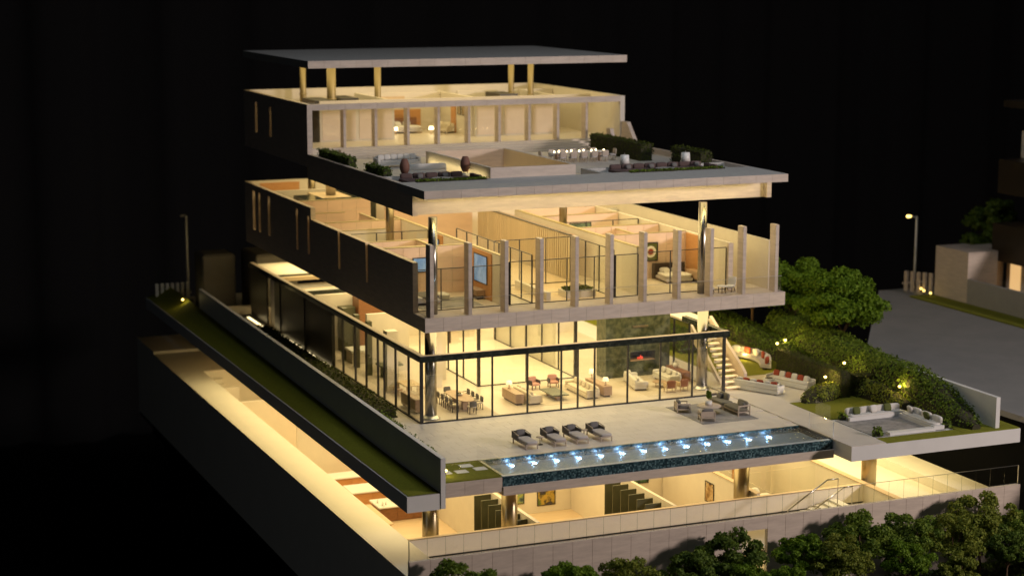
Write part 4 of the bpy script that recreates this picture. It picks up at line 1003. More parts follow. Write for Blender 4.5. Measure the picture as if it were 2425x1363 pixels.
ms = M(); bs_ = M(); bp_ = [(28.9, 11.0), (29.5, 10.2), (29.9, 9.2), (30.0, 8.1), (29.8, 7.0), (29.3, 6.0), (28.9, 5.3)]
ctr = (26.4, 8.6)
def inw(p, d): v = Vector((p[0] - ctr[0], p[1] - ctr[1])); v = v.normalized() * (v.length - d); return (v.x + ctr[0], v.y + ctr[1])
for p_, q_ in zip(bp_, bp_[1:]):
    a_, b_, c_, d_ = inw(p_, .85), inw(q_, .85), inw(q_, .12), inw(p_, .12); e_, f_ = inw(q_, 0), inw(p_, 0)
    ms.hexa([(*a_, .15), (*b_, .15), (*c_, .15), (*d_, .15), (*a_, .42), (*b_, .42), (*c_, .42), (*d_, .42)])
    bs_.hexa([(*d_, .15), (*c_, .15), (*e_, .15), (*f_, .15), (*d_, .78), (*c_, .78), (*e_, .78), (*f_, .78)])
ms.obj('seat', 'grey_fabric', cb); bs_.obj('back', 'white_fabric', cb)
for i in range(6):
    mid = ((bp_[i][0] + bp_[i + 1][0]) / 2, (bp_[i][1] + bp_[i + 1][1]) / 2); x, y = inw(mid, .32)
    M().soft(x, y, .66, .6, .22, .52, .5, rz=math.atan2(y - ctr[1], x - ctr[0]) - math.pi / 2).obj('pillow', 'red_fabric' if i % 2 else 'white_fabric', cb, True)
for i in (0, 3, 6):
    x, y = inw(bp_[i], .5); B('foot', 'black_metal', cb, x - .12, x + .12, y - .12, y + .12, 0, .149)

# ================================================================== living room furniture
tag(M().box(3.0, 5.6, .5, 5.2, -.003, .006).obj('rug', 'rug_beige'), 'beige rug under the dining table inside the glass corner', 'rug')
tag(M().box(8.3, 14.4, 1.6, 7.0, -.003, .006).obj('rug', 'rug_beige'), 'large beige rug under the middle living room seating', 'rug')
tag(M().box(16.9, 21.0, 1.2, 6.4, -.003, .006).obj('rug', 'rug_beige'), 'beige rug in front of the green marble fireplace', 'rug')
dt = E('dining_table', 'long oval reddish wood dining table by the chrome column', 'table', (4.0, 3.5, .006))
pts = [(math.copysign(abs(math.cos(a)) ** .7, math.cos(a)) * .62, math.copysign(abs(math.sin(a)) ** .7, math.sin(a)) * 1.75) for a in [i * math.pi / 14 for i in range(28)]]
M().prism([(x + 4.0, y + 3.5) for x, y in pts], .70, .75).obj('table_top', 'warm_wood', dt)
for y in (2.6, 4.4): M().bbox(3.8, 4.2, y - .15, y + .15, .006, .699, .02).obj('leg', 'warm_wood', dt)
def dchair():
    t = E('dining_chair', 'x', 'chair', (0, 0, 0), 0, 'dark dining chairs around the oval table')
    for x in (-.24, .2):
        for y in (-.22, .2): B('leg', 'dark_wood', t, x, x + .04, y, y + .04, 0, .42 if y < 0 else .44)
    M().soft(0, 0, .46, .5, .48, .1, .3).obj('seat', 'cream_fabric', t, True)
    M().soft(0, .24, .68, .5, .08, .38, .4).obj('backrest', 'charcoal_fabric', t, True)
    for s in (-1, 1): M().cyl((s * .24, -.2, .62), (s * .24, .24, .66), .02, n=6).obj('arm', 'dark_wood', t)
    return t
dc = dchair(); sp = []
for k in range(4): sp += [(3.15, 2.3 + k * .8, R(90)), (4.85, 2.3 + k * .8, R(-90))]
sp += [(4.0, 1.35, R(180)), (4.0, 5.65, 0)]
for i, (x, y, rz) in enumerate(sp):
    o = dc if i == 0 else dup(dc, (0, 0, 0))
    o.location = (x, y, .006); o.rotation_euler = (0, 0, rz)
    o['label'] = 'dark dining chair at the head of the oval table nearest the glass front' if i == 8 else 'dark dining chair at the inner head of the oval table' if i == 9 else 'dark dining chair on the %s side, %s from the glass front' % ('chrome column' if x < 4 else 'courtyard', ('first', 'second', 'third', 'fourth')[i // 2])
fb = E('fruit_bowl', 'pale bowl of small fruit in the middle of the oval dining table', 'bowl', (4.0, 3.6, .75))
M().lathe((4.0, 3.6, .751), [(.1, 0), (.22, .06), (.26, .12), (.2, .1)], 16).obj('bowl', 'ceramic', fb, True)
for k in range(5): M().soft(4.0 + .1 * math.cos(k * 1.3), 3.6 + .1 * math.sin(k * 1.3), .9, .1, .1, .1, 1.0, nu=8, nv=5).obj('fruit', 'moss_fabric', fb, True)
def cabinet(name, x0, x1, y0, y1, z1, mat, label, cat='cabinet', z0=.12, base=-.004, nd=3):
    t = E(name, label, cat, ((x0 + x1) / 2, (y0 + y1) / 2, base))
    B('carcass', mat, t, x0, x1, y0, y1, base + z0, base + z1)
    n = nd; wd = (y1 - y0) / n
    for k in range(n):
        d_ = B('door_panel', mat, t, x0 - .02, x0 - .002, y0 + k * wd + .015, y0 + (k + 1) * wd - .015, base + z0 + .03, base + z1 - .03)
        B('handle', 'brass', d_, x0 - .04, x0 - .021, y0 + (k + .5) * wd - .08, y0 + (k + .5) * wd + .08, base + z1 - .12, base + z1 - .09)
    B('plinth', 'dark_wood', t, x0 + .1, x1 - .1, y0 + .1, y1 - .1, base, base + z0 - .002)
    return t
cabinet('sideboard', 7.55, 8.15, 2.3, 4.7, .75, 'warm_wood', 'long low wooden sideboard with a lamp behind the cream sofa')
cabinet('sideboard', 14.0, 14.6, 2.2, 5.2, .75, 'warm_wood', 'long low wooden sideboard with two lamps beside the long cream sofa')
cabinet('sideboard', .55, 1.05, 2.6, 5.4, .95, 'warm_wood', 'wooden buffet along the glass side wall near the corner')
cabinet('sideboard', 21.0, 21.55, 3.9, 6.6, .8, 'walnut', 'dark walnut sideboard with a white vase beside the fireplace')
def sofa(w_, d, label, mat='cream_fabric', pillows=0, pm_='cream_fabric', group=None, glow=True):
    t = E('sofa', label, 'sofa', (0, 0, 0), 0, group)
    M().bbox(-w_ / 2, w_ / 2, -d / 2, d / 2, .12, .34, .03).obj('base', mat, t)
    M().soft(0, -.08, .40, w_ - .2, d - .25, .18, .25).obj('seat_cushion', mat, t, True)
    M().soft(0, d / 2 - .12, .55, w_, .26, .48, .35).obj('backrest', mat, t, True)
    for s in (-1, 1): M().soft(s * (w_ / 2 - .12), 0, .46, .26, d, .36, .35).obj('arm', mat, t, True)
    for s in (-1, 1): B('plinth', 'dark_wood', t, s * (w_ / 2 - .3) - .12, s * (w_ / 2 - .3) + .12, -d / 2 + .1, d / 2 - .1, 0, .118)
    for k in range(pillows): M().soft(-w_ / 2 + .45 + k * (w_ - .9) / max(1, pillows - 1), d / 2 - .34, .68, .52, .2, .42, .5, rx=-.3).obj('pillow', pm_, t, True)
    return t
put(sofa(2.9, 1.0, 'cream sofa with its back to the wooden sideboard and lamp', pillows=3), (8.85, 3.4, .006), R(90))
put(sofa(3.6, 1.0, 'long cream sofa heaped with pillows in front of the two-lamp sideboard', pillows=5), (13.1, 3.8, .006), R(-90))
put(sofa(3.2, 1.0, 'cream sofa facing the fireplace group, its end toward the courtyard', 'white_fabric', 2, 'white_fabric'), (17.6, 4.6, .006), R(78))
put(sofa(2.6, 1.0, 'cream sofa in front of the dark walnut sideboard', 'white_fabric', 3, 'white_fabric'), (20.3, 5.1, .006), R(-90))
def tub(label, mat, leg, group):
    t = E('lounge_chair', label, 'armchair', (0, 0, 0), 0, group)
    M().soft(0, 0, .38, .66, .64, .18, .3).obj('seat', mat, t, True)
    M().soft(0, .28, .62, .66, .12, .5, .4, rx=-.12).obj('backrest', mat, t, True)
    for s in (-1, 1):
        M().soft(s * .33, .02, .5, .1, .6, .34, .35).obj('arm', leg, t, True)
        for y in (-.28, .24): B('leg', leg, t, s * .3 - .025, s * .3 + .025, y, y + .05, 0, .32)
    return t
put(tub('pink armchair behind the coffee table, closer to the dining table', 'pink_fabric', 'dark_wood', 'pink armchairs'), (10.6, 6.3, .006), R(8))
put(tub('pink armchair behind the coffee table, closer to the fireplace', 'pink_fabric', 'dark_wood', 'pink armchairs'), (12.1, 6.4, .006), R(-8))
put(tub('brown leather chair with its back to the glass, closer to the courtyard sofa', 'leather', 'oak', 'brown leather chairs'), (18.9, 2.0, .006), R(175))
put(tub('brown leather chair with its back to the glass, closer to the chrome column', 'leather', 'oak', 'brown leather chairs'), (19.9, 2.1, .006), R(188))
ct = E('coffee_table', 'low dark stone coffee table between the two cream sofas', 'table', (10.9, 3.7, .006))
M().bbox(10.3, 11.5, 2.4, 4.7, .34, .42, .02).obj('table_top', 'green_marble', ct)
for y in (2.7, 4.2): M().bbox(10.7, 11.1, y, y + .3, .006, .338, .02).obj('leg', 'warm_wood', ct)
ct = E('coffee_table', 'round oak coffee table by the leather chairs', 'table', (19.0, 3.7, .006))
M().lathe((19.0, 3.7, .36), [(.5, 0), (.5, .04)], 22).obj('table_top', 'warm_wood', ct)
for k in range(3): M().cyl((19 + .3 * math.cos(k * 2.1), 3.7 + .3 * math.sin(k * 2.1), .006), (19 + .3 * math.cos(k * 2.1), 3.7 + .3 * math.sin(k * 2.1), .36), .03, n=6).obj('leg', 'oak', ct)
def tlamp(x, y, z, label, mat='lamp_glow', h=.55):
    t = E('table_lamp', label, 'lamp', (x, y, z), 0, 'table lamps')
    M().lathe((x, y, z), [(.1, 0), (.1, .03), (.03, .06), (.05, h * .55)], 12).obj('base', 'warm_wood', t, True)
    M().lathe((x, y, z + h * .55 + .002), [(.22, 0), (.17, h * .42)], 16).obj('lamp_shade', mat, t, True)
tlamp(7.85, 4.2, .748, 'glowing table lamp on the sideboard behind the cream sofa')
tlamp(14.3, 2.6, .748, 'glowing table lamp on the two-lamp sideboard, closer to the glass')
tlamp(14.3, 4.8, .748, 'glowing table lamp on the two-lamp sideboard, closer to the courtyard', h=.7)
vs = E('vase', 'white round vase on the dark walnut sideboard', 'vase', (21.25, 5.6, .798))
M().lathe((21.25, 5.6, .798), [(.1, 0), (.22, .15), (.2, .32), (.1, .42), (.12, .46)], 16).obj('body', 'ceramic', vs, True)
M().lathe((21.25, 5.6, 1.259), [(.13, 0), (.13, .03)], 16).obj('rim', 'steel', vs, True)
# breakfast table and stools further back
bt = E('kitchen_island', 'green stone kitchen island behind the glass side wall', 'counter', (2.6, 14.2, 0))
M().bbox(1.9, 3.6, 13.5, 14.7, .82, .95, .02).obj('worktop', 'green_marble', bt); B('base', 'green_panel', bt, 2.2, 3.3, 13.7, 14.5, -.003, .819)
bt = E('kitchen_counter', 'white kitchen counter at the back of the living level', 'counter', (2.8, 20, 0))
M().bbox(1.5, 4.2, 18.9, 20.6, .85, 1.0, .02).obj('worktop', 'white_paint', bt); B('base', 'plaster', bt, 1.6, 4.1, 19.0, 20.5, -.003, .849)
bt = E('breakfast_table', 'small wooden breakfast table with stools behind the glass side', 'table', (2.2, 8.4, 0))
M().bbox(1.6, 2.8, 7.4, 9.4, .7, .75, .02).obj('table_top', 'oak', bt)
for x in (1.7, 2.6):
    for y in (7.5, 9.2): B('leg', 'oak', bt, x, x + .07, y, y + .07, -.003, .699)
for i, (x, y) in enumerate(((1.35, 7.9), (1.35, 8.8), (3.05, 7.9), (3.05, 8.8))):
    t = E('stool', 'wooden stool at the breakfast table, on its %s, %s' % ('glass wall side' if x < 2 else 'inner side', 'closer to the buffet' if y < 8.3 else 'closer to the kitchen'), 'stool', (x, y, 0), 0, 'stools at the breakfast table')
    M().lathe((x, y, .44), [(.2, 0), (.2, .05)], 12).obj('seat', 'warm_wood', t)
    for a in range(4): M().cyl((x + .16 * math.cos(a * 1.57 + .8), y + .16 * math.sin(a * 1.57 + .8), -.003), (x + .14 * math.cos(a * 1.57 + .8), y + .14 * math.sin(a * 1.57 + .8), .44), .02, n=5).obj('leg', 'warm_wood', t)

# ================================================================== bedroom furniture
def bed(label, loc, rz, head, duvet, w_=2.0, scale=1.0):
    t = E('bed', label, 'bed', (0, 0, 0))
    M().bbox(-w_ / 2, w_ / 2, -1.05, 1.05, .14, .32, .03).obj('bed_frame', 'grey_fabric', t)
    M().soft(0, 0, .42, w_ - .08, 2.0, .24, .22).obj('mattress', 'white_fabric', t, True)
    M().soft(0, -.35, .50, w_ + .06, 1.35, .16, .28).obj('duvet', duvet, t, True)
    M().bbox(-w_ / 2 - .25, w_ / 2 + .25, 1.06, 1.18, .05, 1.15, .03).obj('headboard', head, t)
    for s in (-.45, .45):
        M().soft(s, .78, .66, .7, .22, .42, .5, rx=-.5).obj('pillow', 'grey_fabric', t, True)
        M().soft(s * .8, .55, .62, .55, .2, .36, .5, rx=-.5).obj('pillow', 'white_fabric', t, True)
    for x in (-w_ / 2 + .05, w_ / 2 - .13):
        for y in (-1.0, .9): B('leg', 'warm_wood', t, x, x + .08, y, y + .08, 0, .139)
    return put(t, loc, rz)
bed('double bed with white duvet and dark brown headboard in the bedroom by the balcony', (21.2, 5.95, 6.975), R(-6), 'dark_wood', 'white_fabric')
tag(M().box(17.2, 22.3, 2.2, 6.4, 6.9635, 6.974).obj('rug', 'rug_beige'), 'beige rug under the bed with the dark brown headboard', 'rug')
tag(M().box(.9, 5.2, 2.2, 5.8, 6.9635, 6.974).obj('rug', 'rug_grey'), 'grey rug in the bedroom with the blue wall screen', 'rug')
bed('bed with dark throw behind the chrome column in the side bedroom', (1.7, 4.6, 6.975), R(90), 'dark_wood', 'charcoal_fabric')
ot = E('ottoman', 'white ottoman beside the bed in the side bedroom', 'ottoman', (3.5, 5.4, 6.975))
M().soft(3.5, 5.4, 7.2, .8, 1.2, .38, .3).obj('cushion', 'white_fabric', ot, True); B('plinth', 'dark_wood', ot, 3.2, 3.8, 4.95, 5.85, 6.975, 7.02)
def framed(name, label, cat, x0, x1, y, z0, z1, art, frame='black_metal'):
    t = E(name, label, cat, ((x0 + x1) / 2, y, z0)); f = .06
    m = M(); m.box(x0, x1, y - .06, y - .003, z0, z0 + f - .001); m.box(x0, x1, y - .06, y - .003, z1 - f + .001, z1)
    m.box(x0, x0 + f - .001, y - .06, y - .003, z0 + f, z1 - f); m.box(x1 - f + .001, x1, y - .06, y - .003, z0 + f, z1 - f); fr = m.obj('frame', frame, t)
    B('canvas', art, fr, x0 + f, x1 - f, y - .035, y - .004, z0 + f, z1 - f)
def framed_y(name, label, cat, x, y0, y1, z0, z1, art):
    t = E(name, label, cat, (x, (y0 + y1) / 2, z0)); f = .05
    m = M(); m.box(x - .06, x - .003, y0, y1, z0, z0 + f - .001); m.box(x - .06, x - .003, y0, y1, z1 - f + .001, z1)
    m.box(x - .06, x - .003, y0, y0 + f - .001, z0 + f, z1 - f); m.box(x - .06, x - .003, y1 - f + .001, y1, z0 + f, z1 - f); fr = m.obj('frame', 'black_metal', t)
    B('canvas', art, fr, x - .04, x - .004, y0 + f, y1 - f, z0 + f, z1 - f)
framed_y('wall_screen', 'large blue wall screen on the orange panel of the side bedroom', 'screen', 6.188, 4.0, 6.3, 7.95, 9.85, 'tv_blue')
framed_y('wall_screen', 'blue wall screen on the orange panel of the farther side room', 'screen', 6.188, 13.0, 14.6, 8.3, 9.8, 'tv_blue')
framed('wall_screen', 'blue wall screen on the tiled wall behind the chrome column', 'screen', 2.2, 3.9, 7.566, 8.5, 9.5, 'tv_blue')
cabinet('low_cabinet', 5.55, 6.15, 4.3, 6.0, .62, 'warm_wood', 'wooden low cabinet under the large blue wall screen', 'cabinet', .25, 6.966, 2)
framed('wall_screen', 'dark framed picture in the room behind the wood corridor wall', 'picture', 17.6, 19.4, 15.9, 8.6, 10.0, 'art_night')
# picture with rings over the bed
pic = E('picture', 'framed green picture with an orange ring over the bed with dark brown headboard', 'picture', (20.1, 7.5, 8.3))
B('canvas', 'moss_fabric', pic, 19.6, 20.6, 7.47, 7.515, 8.3, 9.5)
for k, (r_, mt) in enumerate(((.42, 'ceramic'), (.31, 'cream_fabric'), (.22, 'red_fabric'))): M().cyl((20.1, 7.469 - k * .004, 8.9), (20.1, 7.462 - k * .004, 8.9), r_, n=24).obj('ring', mt, pic)
m = M(); m.box(19.53, 20.67, 7.44, 7.515, 8.23, 8.299); m.box(19.53, 20.67, 7.44, 7.515, 9.501, 9.57); m.box(19.53, 19.599, 7.44, 7.515, 8.3, 9.5); m.box(20.61, 20.67, 7.44, 7.515, 8.3, 9.5); m.obj('frame', 'black_metal', pic)
cabinet('low_cabinet', 22.2, 22.8, 4.4, 6.0, .8, 'warm_wood', 'wooden desk cabinet beside the bedroom wall', 'cabinet', .25, 6.974, 2)
def lchair(label, loc, rz):
    t = E('balcony_chair', label, 'chair', (0, 0, 0), 0, 'white balcony chairs')
    M().soft(0, 0, .36, .6, .62, .12, .3, rx=.12).obj('seat', 'white_fabric', t, True)
    M().soft(0, .34, .66, .58, .12, .66, .35, rx=-.3).obj('backrest', 'white_fabric', t, True)
    for s in (-.27, .24):
        M().cyl((s, -.28, 0), (s, -.1, .36), .025, n=6).obj('leg', 'dark_wood', t); M().cyl((s, .3, 0), (s, .1, .36), .025, n=6).obj('leg', 'dark_wood', t)
    return put(t, loc, rz)
lchair('white balcony chair at the bedroom wall end, beside the small table', (22.75, .75, 6.967), R(-55))
lchair('white balcony chair close to the chrome column, beside the small table', (21.15, .65, 6.967), R(55))
bt = E('balcony_table', 'small round white table on a dark frame between two balcony chairs', 'table', (21.95, .4, 6.967))
M().lathe((21.95, .4, 7.42), [(.38, 0), (.38, .04)], 20).obj('table_top', 'ceramic', bt)
for k in range(6): M().cyl((21.95 + .28 * math.cos(k * 1.05), .4 + .28 * math.sin(k * 1.05), 6.967), (21.95 + .28 * math.cos(k * 1.05), .4 + .28 * math.sin(k * 1.05), 7.42), .025, n=6).obj('leg', 'dark_wood', bt)
pl = E('hall_planter', 'long planter of low greenery in the glass hall behind the pillars', 'planter', (12.4, 3.2, 6.972))
B('box', 'plaster', pl, 11.3, 13.4, 2.4, 3.9, 6.973, 7.4)
leaves(q := M(), [((random.uniform(11.4, 13.3), random.uniform(2.5, 3.8), 7.45 + random.random() * .12), (0, 0, 1)) for _ in range(500)], .13); q.obj('foliage', 'leaf_hedge', pl)
B('void_wall', 'plaster', bs, 9.7, 10.0, 2.2, 7.6, 6.973, 7.5)

# ================================================================== penthouse and roof terrace furniture
bed('white bed with pillows in front of the orange wood panel of the penthouse', (11.6, 35.3, 15.352), 0, 'walnut', 'white_fabric', 2.4)
dk = E('writing_desk', 'dark writing desk beside the penthouse bed', 'desk', (9.3, 33.2, 15.352))
M().bbox(8.6, 10.0, 32.8, 33.6, 16.05, 16.12, .02).obj('desk_top', 'dark_wood', dk); B('drawers', 'dark_wood', dk, 8.7, 9.8, 32.85, 33.55, 15.352, 16.049)
put(tub('cream armchair with a lamp in the penthouse bedroom', 'cream_fabric', 'cream_fabric', 'penthouse chairs'), (13.9, 32.4, 15.352), R(-30))
put(sofa(1.9, .9, 'small cream sofa in the penthouse sitting corner', pillows=2), (14.6, 34.2, 15.352), R(-70))
for i, (y, lb) in enumerate(((31.3, 'narrow framed picture on the penthouse side wall, closer to the glass'), (32.3, 'narrow framed picture on the penthouse side wall, deeper in the room'))):
    framed_y('picture', lb, 'picture', 15.396, y, y + .7, 16.9, 18.2, 'art_sketch')
for i, (x, y, lb) in enumerate(((10.3, 33.9, 'glowing floor lamp left of the penthouse bed'), (13.3, 33.6, 'glowing floor lamp right of the penthouse bed'))):
    tlamp(x, y, 15.352, lb, 'candle_glow', .6)
hedge('terrace_hedge', 'dark clipped hedge on the terrace edge next to the penthouse wall', .36, 1.0, 15.6, 22.8, 14.652, 15.55, 'leaf_dark', 80, .11, .05, seed=31, group='hedges on the roof terrace')
hedge('terrace_hedge', 'short dark clipped hedge on the terrace edge beside the white sofas', .36, 1.0, 8.1, 12.0, 14.652, 15.52, 'leaf_dark', 80, .11, .05, seed=32, group='hedges on the roof terrace')
hedge('terrace_hedge', 'tall clipped hedge along the terrace parapet near the penthouse', 22.3, 23.3, 13.6, 22.4, 14.652, 15.95, 'leaf_hedge', 80, .11, .05, seed=33, group='hedges on the roof terrace')
hedge('terrace_hedge', 'lower clipped hedge behind the white lamps of the sunken lounge', 24.2, 25.2, 7.9, 12.4, 14.652, 15.8, 'leaf_hedge', 80, .11, .05, seed=34, group='hedges on the roof terrace')
put(sofa(3.4, .9, 'white outdoor sofa with pale cushions on the roof terrace beside the hedge', 'white_fabric', 6, 'white_fabric'), (4.5, 17.0, 14.652), R(4))
put(sofa(2.8, .9, 'pale grey outdoor sofa with its back to the sunken lounge', 'white_fabric', 0), (4.6, 11.4, 14.652), R(180))
for x, y, mt, lb, cat in ((1.8, 7.85, 'terracotta', 'tall terracotta lantern beside the grey outdoor sofa', 'lantern'), (6.15, 7.85, 'terracotta', 'tall terracotta lantern at the skylight corner', 'lantern')):
    t = E('garden_lantern', lb, cat, (x, y, 15.06), 0, 'terracotta lanterns')
    M().lathe((x, y, 15.15), [(.2, 0), (.33, .35), (.33, .6), (.2, 1.0), (.14, 1.02)], 18).obj('body', mt, t, True)
    for k in range(3): M().cyl((x + .14 * math.cos(k * 2.1), y + .14 * math.sin(k * 2.1), 15.035), (x + .14 * math.cos(k * 2.1), y + .14 * math.sin(k * 2.1), 15.16), .03, n=5).obj('foot', 'dark_wood', t)
for x, y, lb in ((18.0, 7.55, 'white drum lamp at the inner end of the sunken lounge'), (22.8, 7.55, 'white drum lamp close to the terrace parapet')):
    t = E('drum_lamp', lb, 'lamp', (x, y, 15.03), 0, 'white drum lamps')
    M().lathe((x, y, 15.12), [(.36, 0), (.3, .72), (.05, .74)], 20).obj('lamp_shade', 'ceramic', t, True)
    M().cyl((x, y, 15.86), (x, y, 15.98), .03, n=6).obj('finial', 'steel', t); M().lathe((x, y, 15.032), [(.26, 0), (.26, .085)], 16).obj('foot', 'steel', t)
def lounge(x0, y0, w_, lb, tl, gl):
    t = E('corner_lounge', lb, 'sofa', (x0 + w_ / 2, y0 + 1.6, 14.74))
    M().bbox(x0, x0 + w_, y0 + 2.4, y0 + 3.18, 14.742, 14.93, .03).obj('seat', 'plum_fabric', t)
    for k in range(int(w_ / .9)):
        M().soft(x0 + .5 + k * .9, y0 + 3.1, 15.08, .85, .25, .36, .4).obj('back_cushion', 'plum_fabric', t, True)
        if k % 2: M().soft(x0 + .5 + k * .9, y0 + 2.85, 15.06, .4, .2, .32, .5, rx=-.3).obj('pillow', 'charcoal_fabric', t, True)
    M().bbox(x0, x0 + .8, y0 + .4, y0 + 2.39, 14.742, 14.93, .03).obj('seat', 'plum_fabric', t)
    M().bbox(x0 + w_ - .8, x0 + w_, y0 + .4, y0 + 2.39, 14.742, 14.93, .03).obj('seat', 'plum_fabric', t)
    for k in range(2): M().soft(x0 + w_ - .1, y0 + .9 + k * .95, 15.06, .25, .85, .34, .4).obj('back_cushion', 'plum_fabric', t, True)
    tb = E('lounge_table', tl, 'table', (x0 + w_ / 2, y0 + 1.4, 14.74))
    M().lathe((x0 + w_ / 2, y0 + 1.4, 15.0), [(.7, 0), (.72, .05)], 22).obj('table_top', 'concrete', tb)
    M().lathe((x0 + w_ / 2, y0 + 1.4, 14.742), [(.35, 0), (.2, .1), (.3, .247)], 14).obj('pedestal', 'leather', tb)
    gr = E('planting_strip', gl, 'plants', (x0 + w_ / 2, y0, 15.03))
    B('trough', 'soil', gr, x0, x0 + w_, y0 - .45, y0 - .05, 15.032, 15.08)
    leaves(q := M(), [((random.uniform(x0, x0 + w_), random.uniform(y0 - .45, y0 - .02), 15.1 + random.random() * .1), (0, 0, 1)) for _ in range(int(w_ * 90))], .12); q.obj('foliage', 'leaf_mid', gr)
lounge(1.2, 4.2, 4.9, 'plum coloured corner lounge beside the skylight on the roof terrace', 'round table in the plum corner lounge beside the skylight', 'strip of low green plants in front of the lounge beside the skylight')
lounge(16.6, 4.1, 7.2, 'plum coloured corner lounge between the white drum lamps', 'round table in the corner lounge between the white drum lamps', 'strip of low green plants in front of the lounge with drum lamps')
tb = E('terrace_dining_table', 'long pale dining table with glowing candles on the roof terrace', 'table', (17.9, 15.2, 14.65))
M().bbox(15.7, 20.2, 14.8, 15.7, 15.33, 15.39, .02).obj('table_top', 'ceramic', tb)
for x in (16.2, 19.6): B('leg', 'warm_wood', tb, x, x + .15, 15.0, 15.5, 14.652, 15.329)
cm = M().lathe((0, 0, 0), [(.06, 0), (.06, .1), (.02, .13)], 10).mesh('candle', 'candle_glow')
for k in range(9): inst('candle', cm, (16.0 + k * .5, 15.25 + (.15 if k % 2 else -.15), 15.391), tb)
def tchair():
    t = E('terrace_chair', 'x', 'chair', (0, 0, 0), 0, 'woven chairs at the terrace table')
    M().soft(0, 0, .42, .5, .5, .12, .3).obj('seat', 'grey_fabric', t, True)
    M().soft(0, .22, .66, .54, .1, .42, .4, rx=-.1).obj('backrest', 'teak', t, True)
    for x in (-.22, .18):
        for y in (-.2, .16): B('leg', 'teak', t, x, x + .04, y, y + .04, 0, .38)
    return t
tc = tchair()
for i in range(12):
    o = tc if i == 0 else dup(tc, (0, 0, 0))
    if i < 5: o.location, rz, lb = (16.3 + i * .85, 14.4, 14.652), 180, 'woven chair on the lounge side of the candle-lit table, %s from the hedge' % ('fifth', 'fourth', 'third', 'second', 'first')[i]
    elif i < 10: o.location, rz, lb = (16.3 + (i - 5) * .85, 16.1, 14.652), 0, 'woven chair on the penthouse side of the candle-lit table, %s from the hedge' % ('fifth', 'fourth', 'third', 'second', 'first')[i - 5]
    elif i == 10: o.location, rz, lb = (20.75, 15.25, 14.652), -90, 'woven chair at the hedge end of the candle-lit terrace table'
    else: o.location, rz, lb = (15.15, 15.25, 14.652), 90, 'woven chair at the skylight end of the candle-lit terrace table'
    o.rotation_euler = (0, 0, R(rz)); o['label'] = lb

# ================================================================== basement furnishings
framed('picture', 'framed green and yellow picture half hidden by the brass column in the basement', 'picture', 8.9, 10.3, 7.297, -8.4, -6.6, 'art_green')
framed('picture', 'framed dark and yellow landscape picture on the basement wall', 'picture', 11.3, 12.7, 7.297, -8.7, -6.9, 'art_yellow')
framed('picture', 'framed dark green picture behind the second row of green screens', 'picture', 17.0, 18.9, 4.997, -7.2, -5.6, 'art_night')
framed_y('picture', 'framed brown street picture on the basement side wall by the door', 'picture', 19.976, -2.6, -1.4, -6.9, -5.5, 'art_street')
def counter(label, x0, x1, y0, y1, h, top, base_, name='bar_counter'):
    t = E(name, label, 'counter', ((x0 + x1) / 2, (y0 + y1) / 2, -9.19))
    M().bbox(x0, x1, y0, y1, -9.19 + h, -9.19 + h + .1, .03).obj('worktop', top, t)
    B('base', base_, t, x0 + .15, x1 - .15, y0 + .15, y1 - .15, -9.19, -9.192 + h)
    for k in range(3):
        a = x0 + .2 + k * (x1 - x0 - .4) / 3; B('front_panel', base_, t, a + .02, a + (x1 - x0 - .4) / 3 - .02, y0 + .12, y0 + .148, -9.15, -9.25 + h)
counter('walnut bar counter with rounded top beside the brass column', -1.4, -.1, 5.2, 10.2, 1.05, 'oak', 'walnut')
counter('white worktop on dark walnut cabinets with small bottles', .2, 4.2, 9.2, 11.4, 1.0, 'white_paint', 'walnut')
counter('bright white worktop on orange wood cabinets', -.4, 4.2, 13.4, 15.6, 1.0, 'white_paint', 'orange_wood')
counter('white worktop farthest back on orange wood cabinets', -.9, 4.2, 17.2, 18.8, 1.1, 'white_paint', 'orange_wood')
for i, (x, y, h) in enumerate(((.6, 9.6, .3), (.9, 9.8, .22), (1.6, 10.4, .35), (2.2, 10.2, .25), (2.6, 10.7, .3), (.5, 10.4, .26))):
    o = M().lathe((0, 0, 0), [(.07, 0), (.07, h * .6), (.025, h * .75), (.025, h)], 10).obj('bottle', 'ceramic', None, True)
    tag(o, 'small pale bottle on the walnut-based worktop, %s' % ('tall one at the bar end', 'shortest, beside the tall one', 'tallest, mid worktop', 'short one mid worktop', 'tall one at the wall end', 'stout one at the back edge')[i], 'bottle', 'bottles on the basement worktop'); o.location = (x, y, -8.088)
ds = E('reading_desk', 'white desk with rounded ends behind the brass column by the glass lobby', 'desk', (22.3, -5.5, -9.19))
B('panel', 'plaster', ds, 21.6, 23.0, -6.6, -4.4, -9.19, -5.9)
for y in (-6.4, -4.7): M().lathe((21.9, y, -5.899), [(.3, 0), (.32, .3), (.2, .5)], 14).obj('cushion', 'ceramic', ds, True)

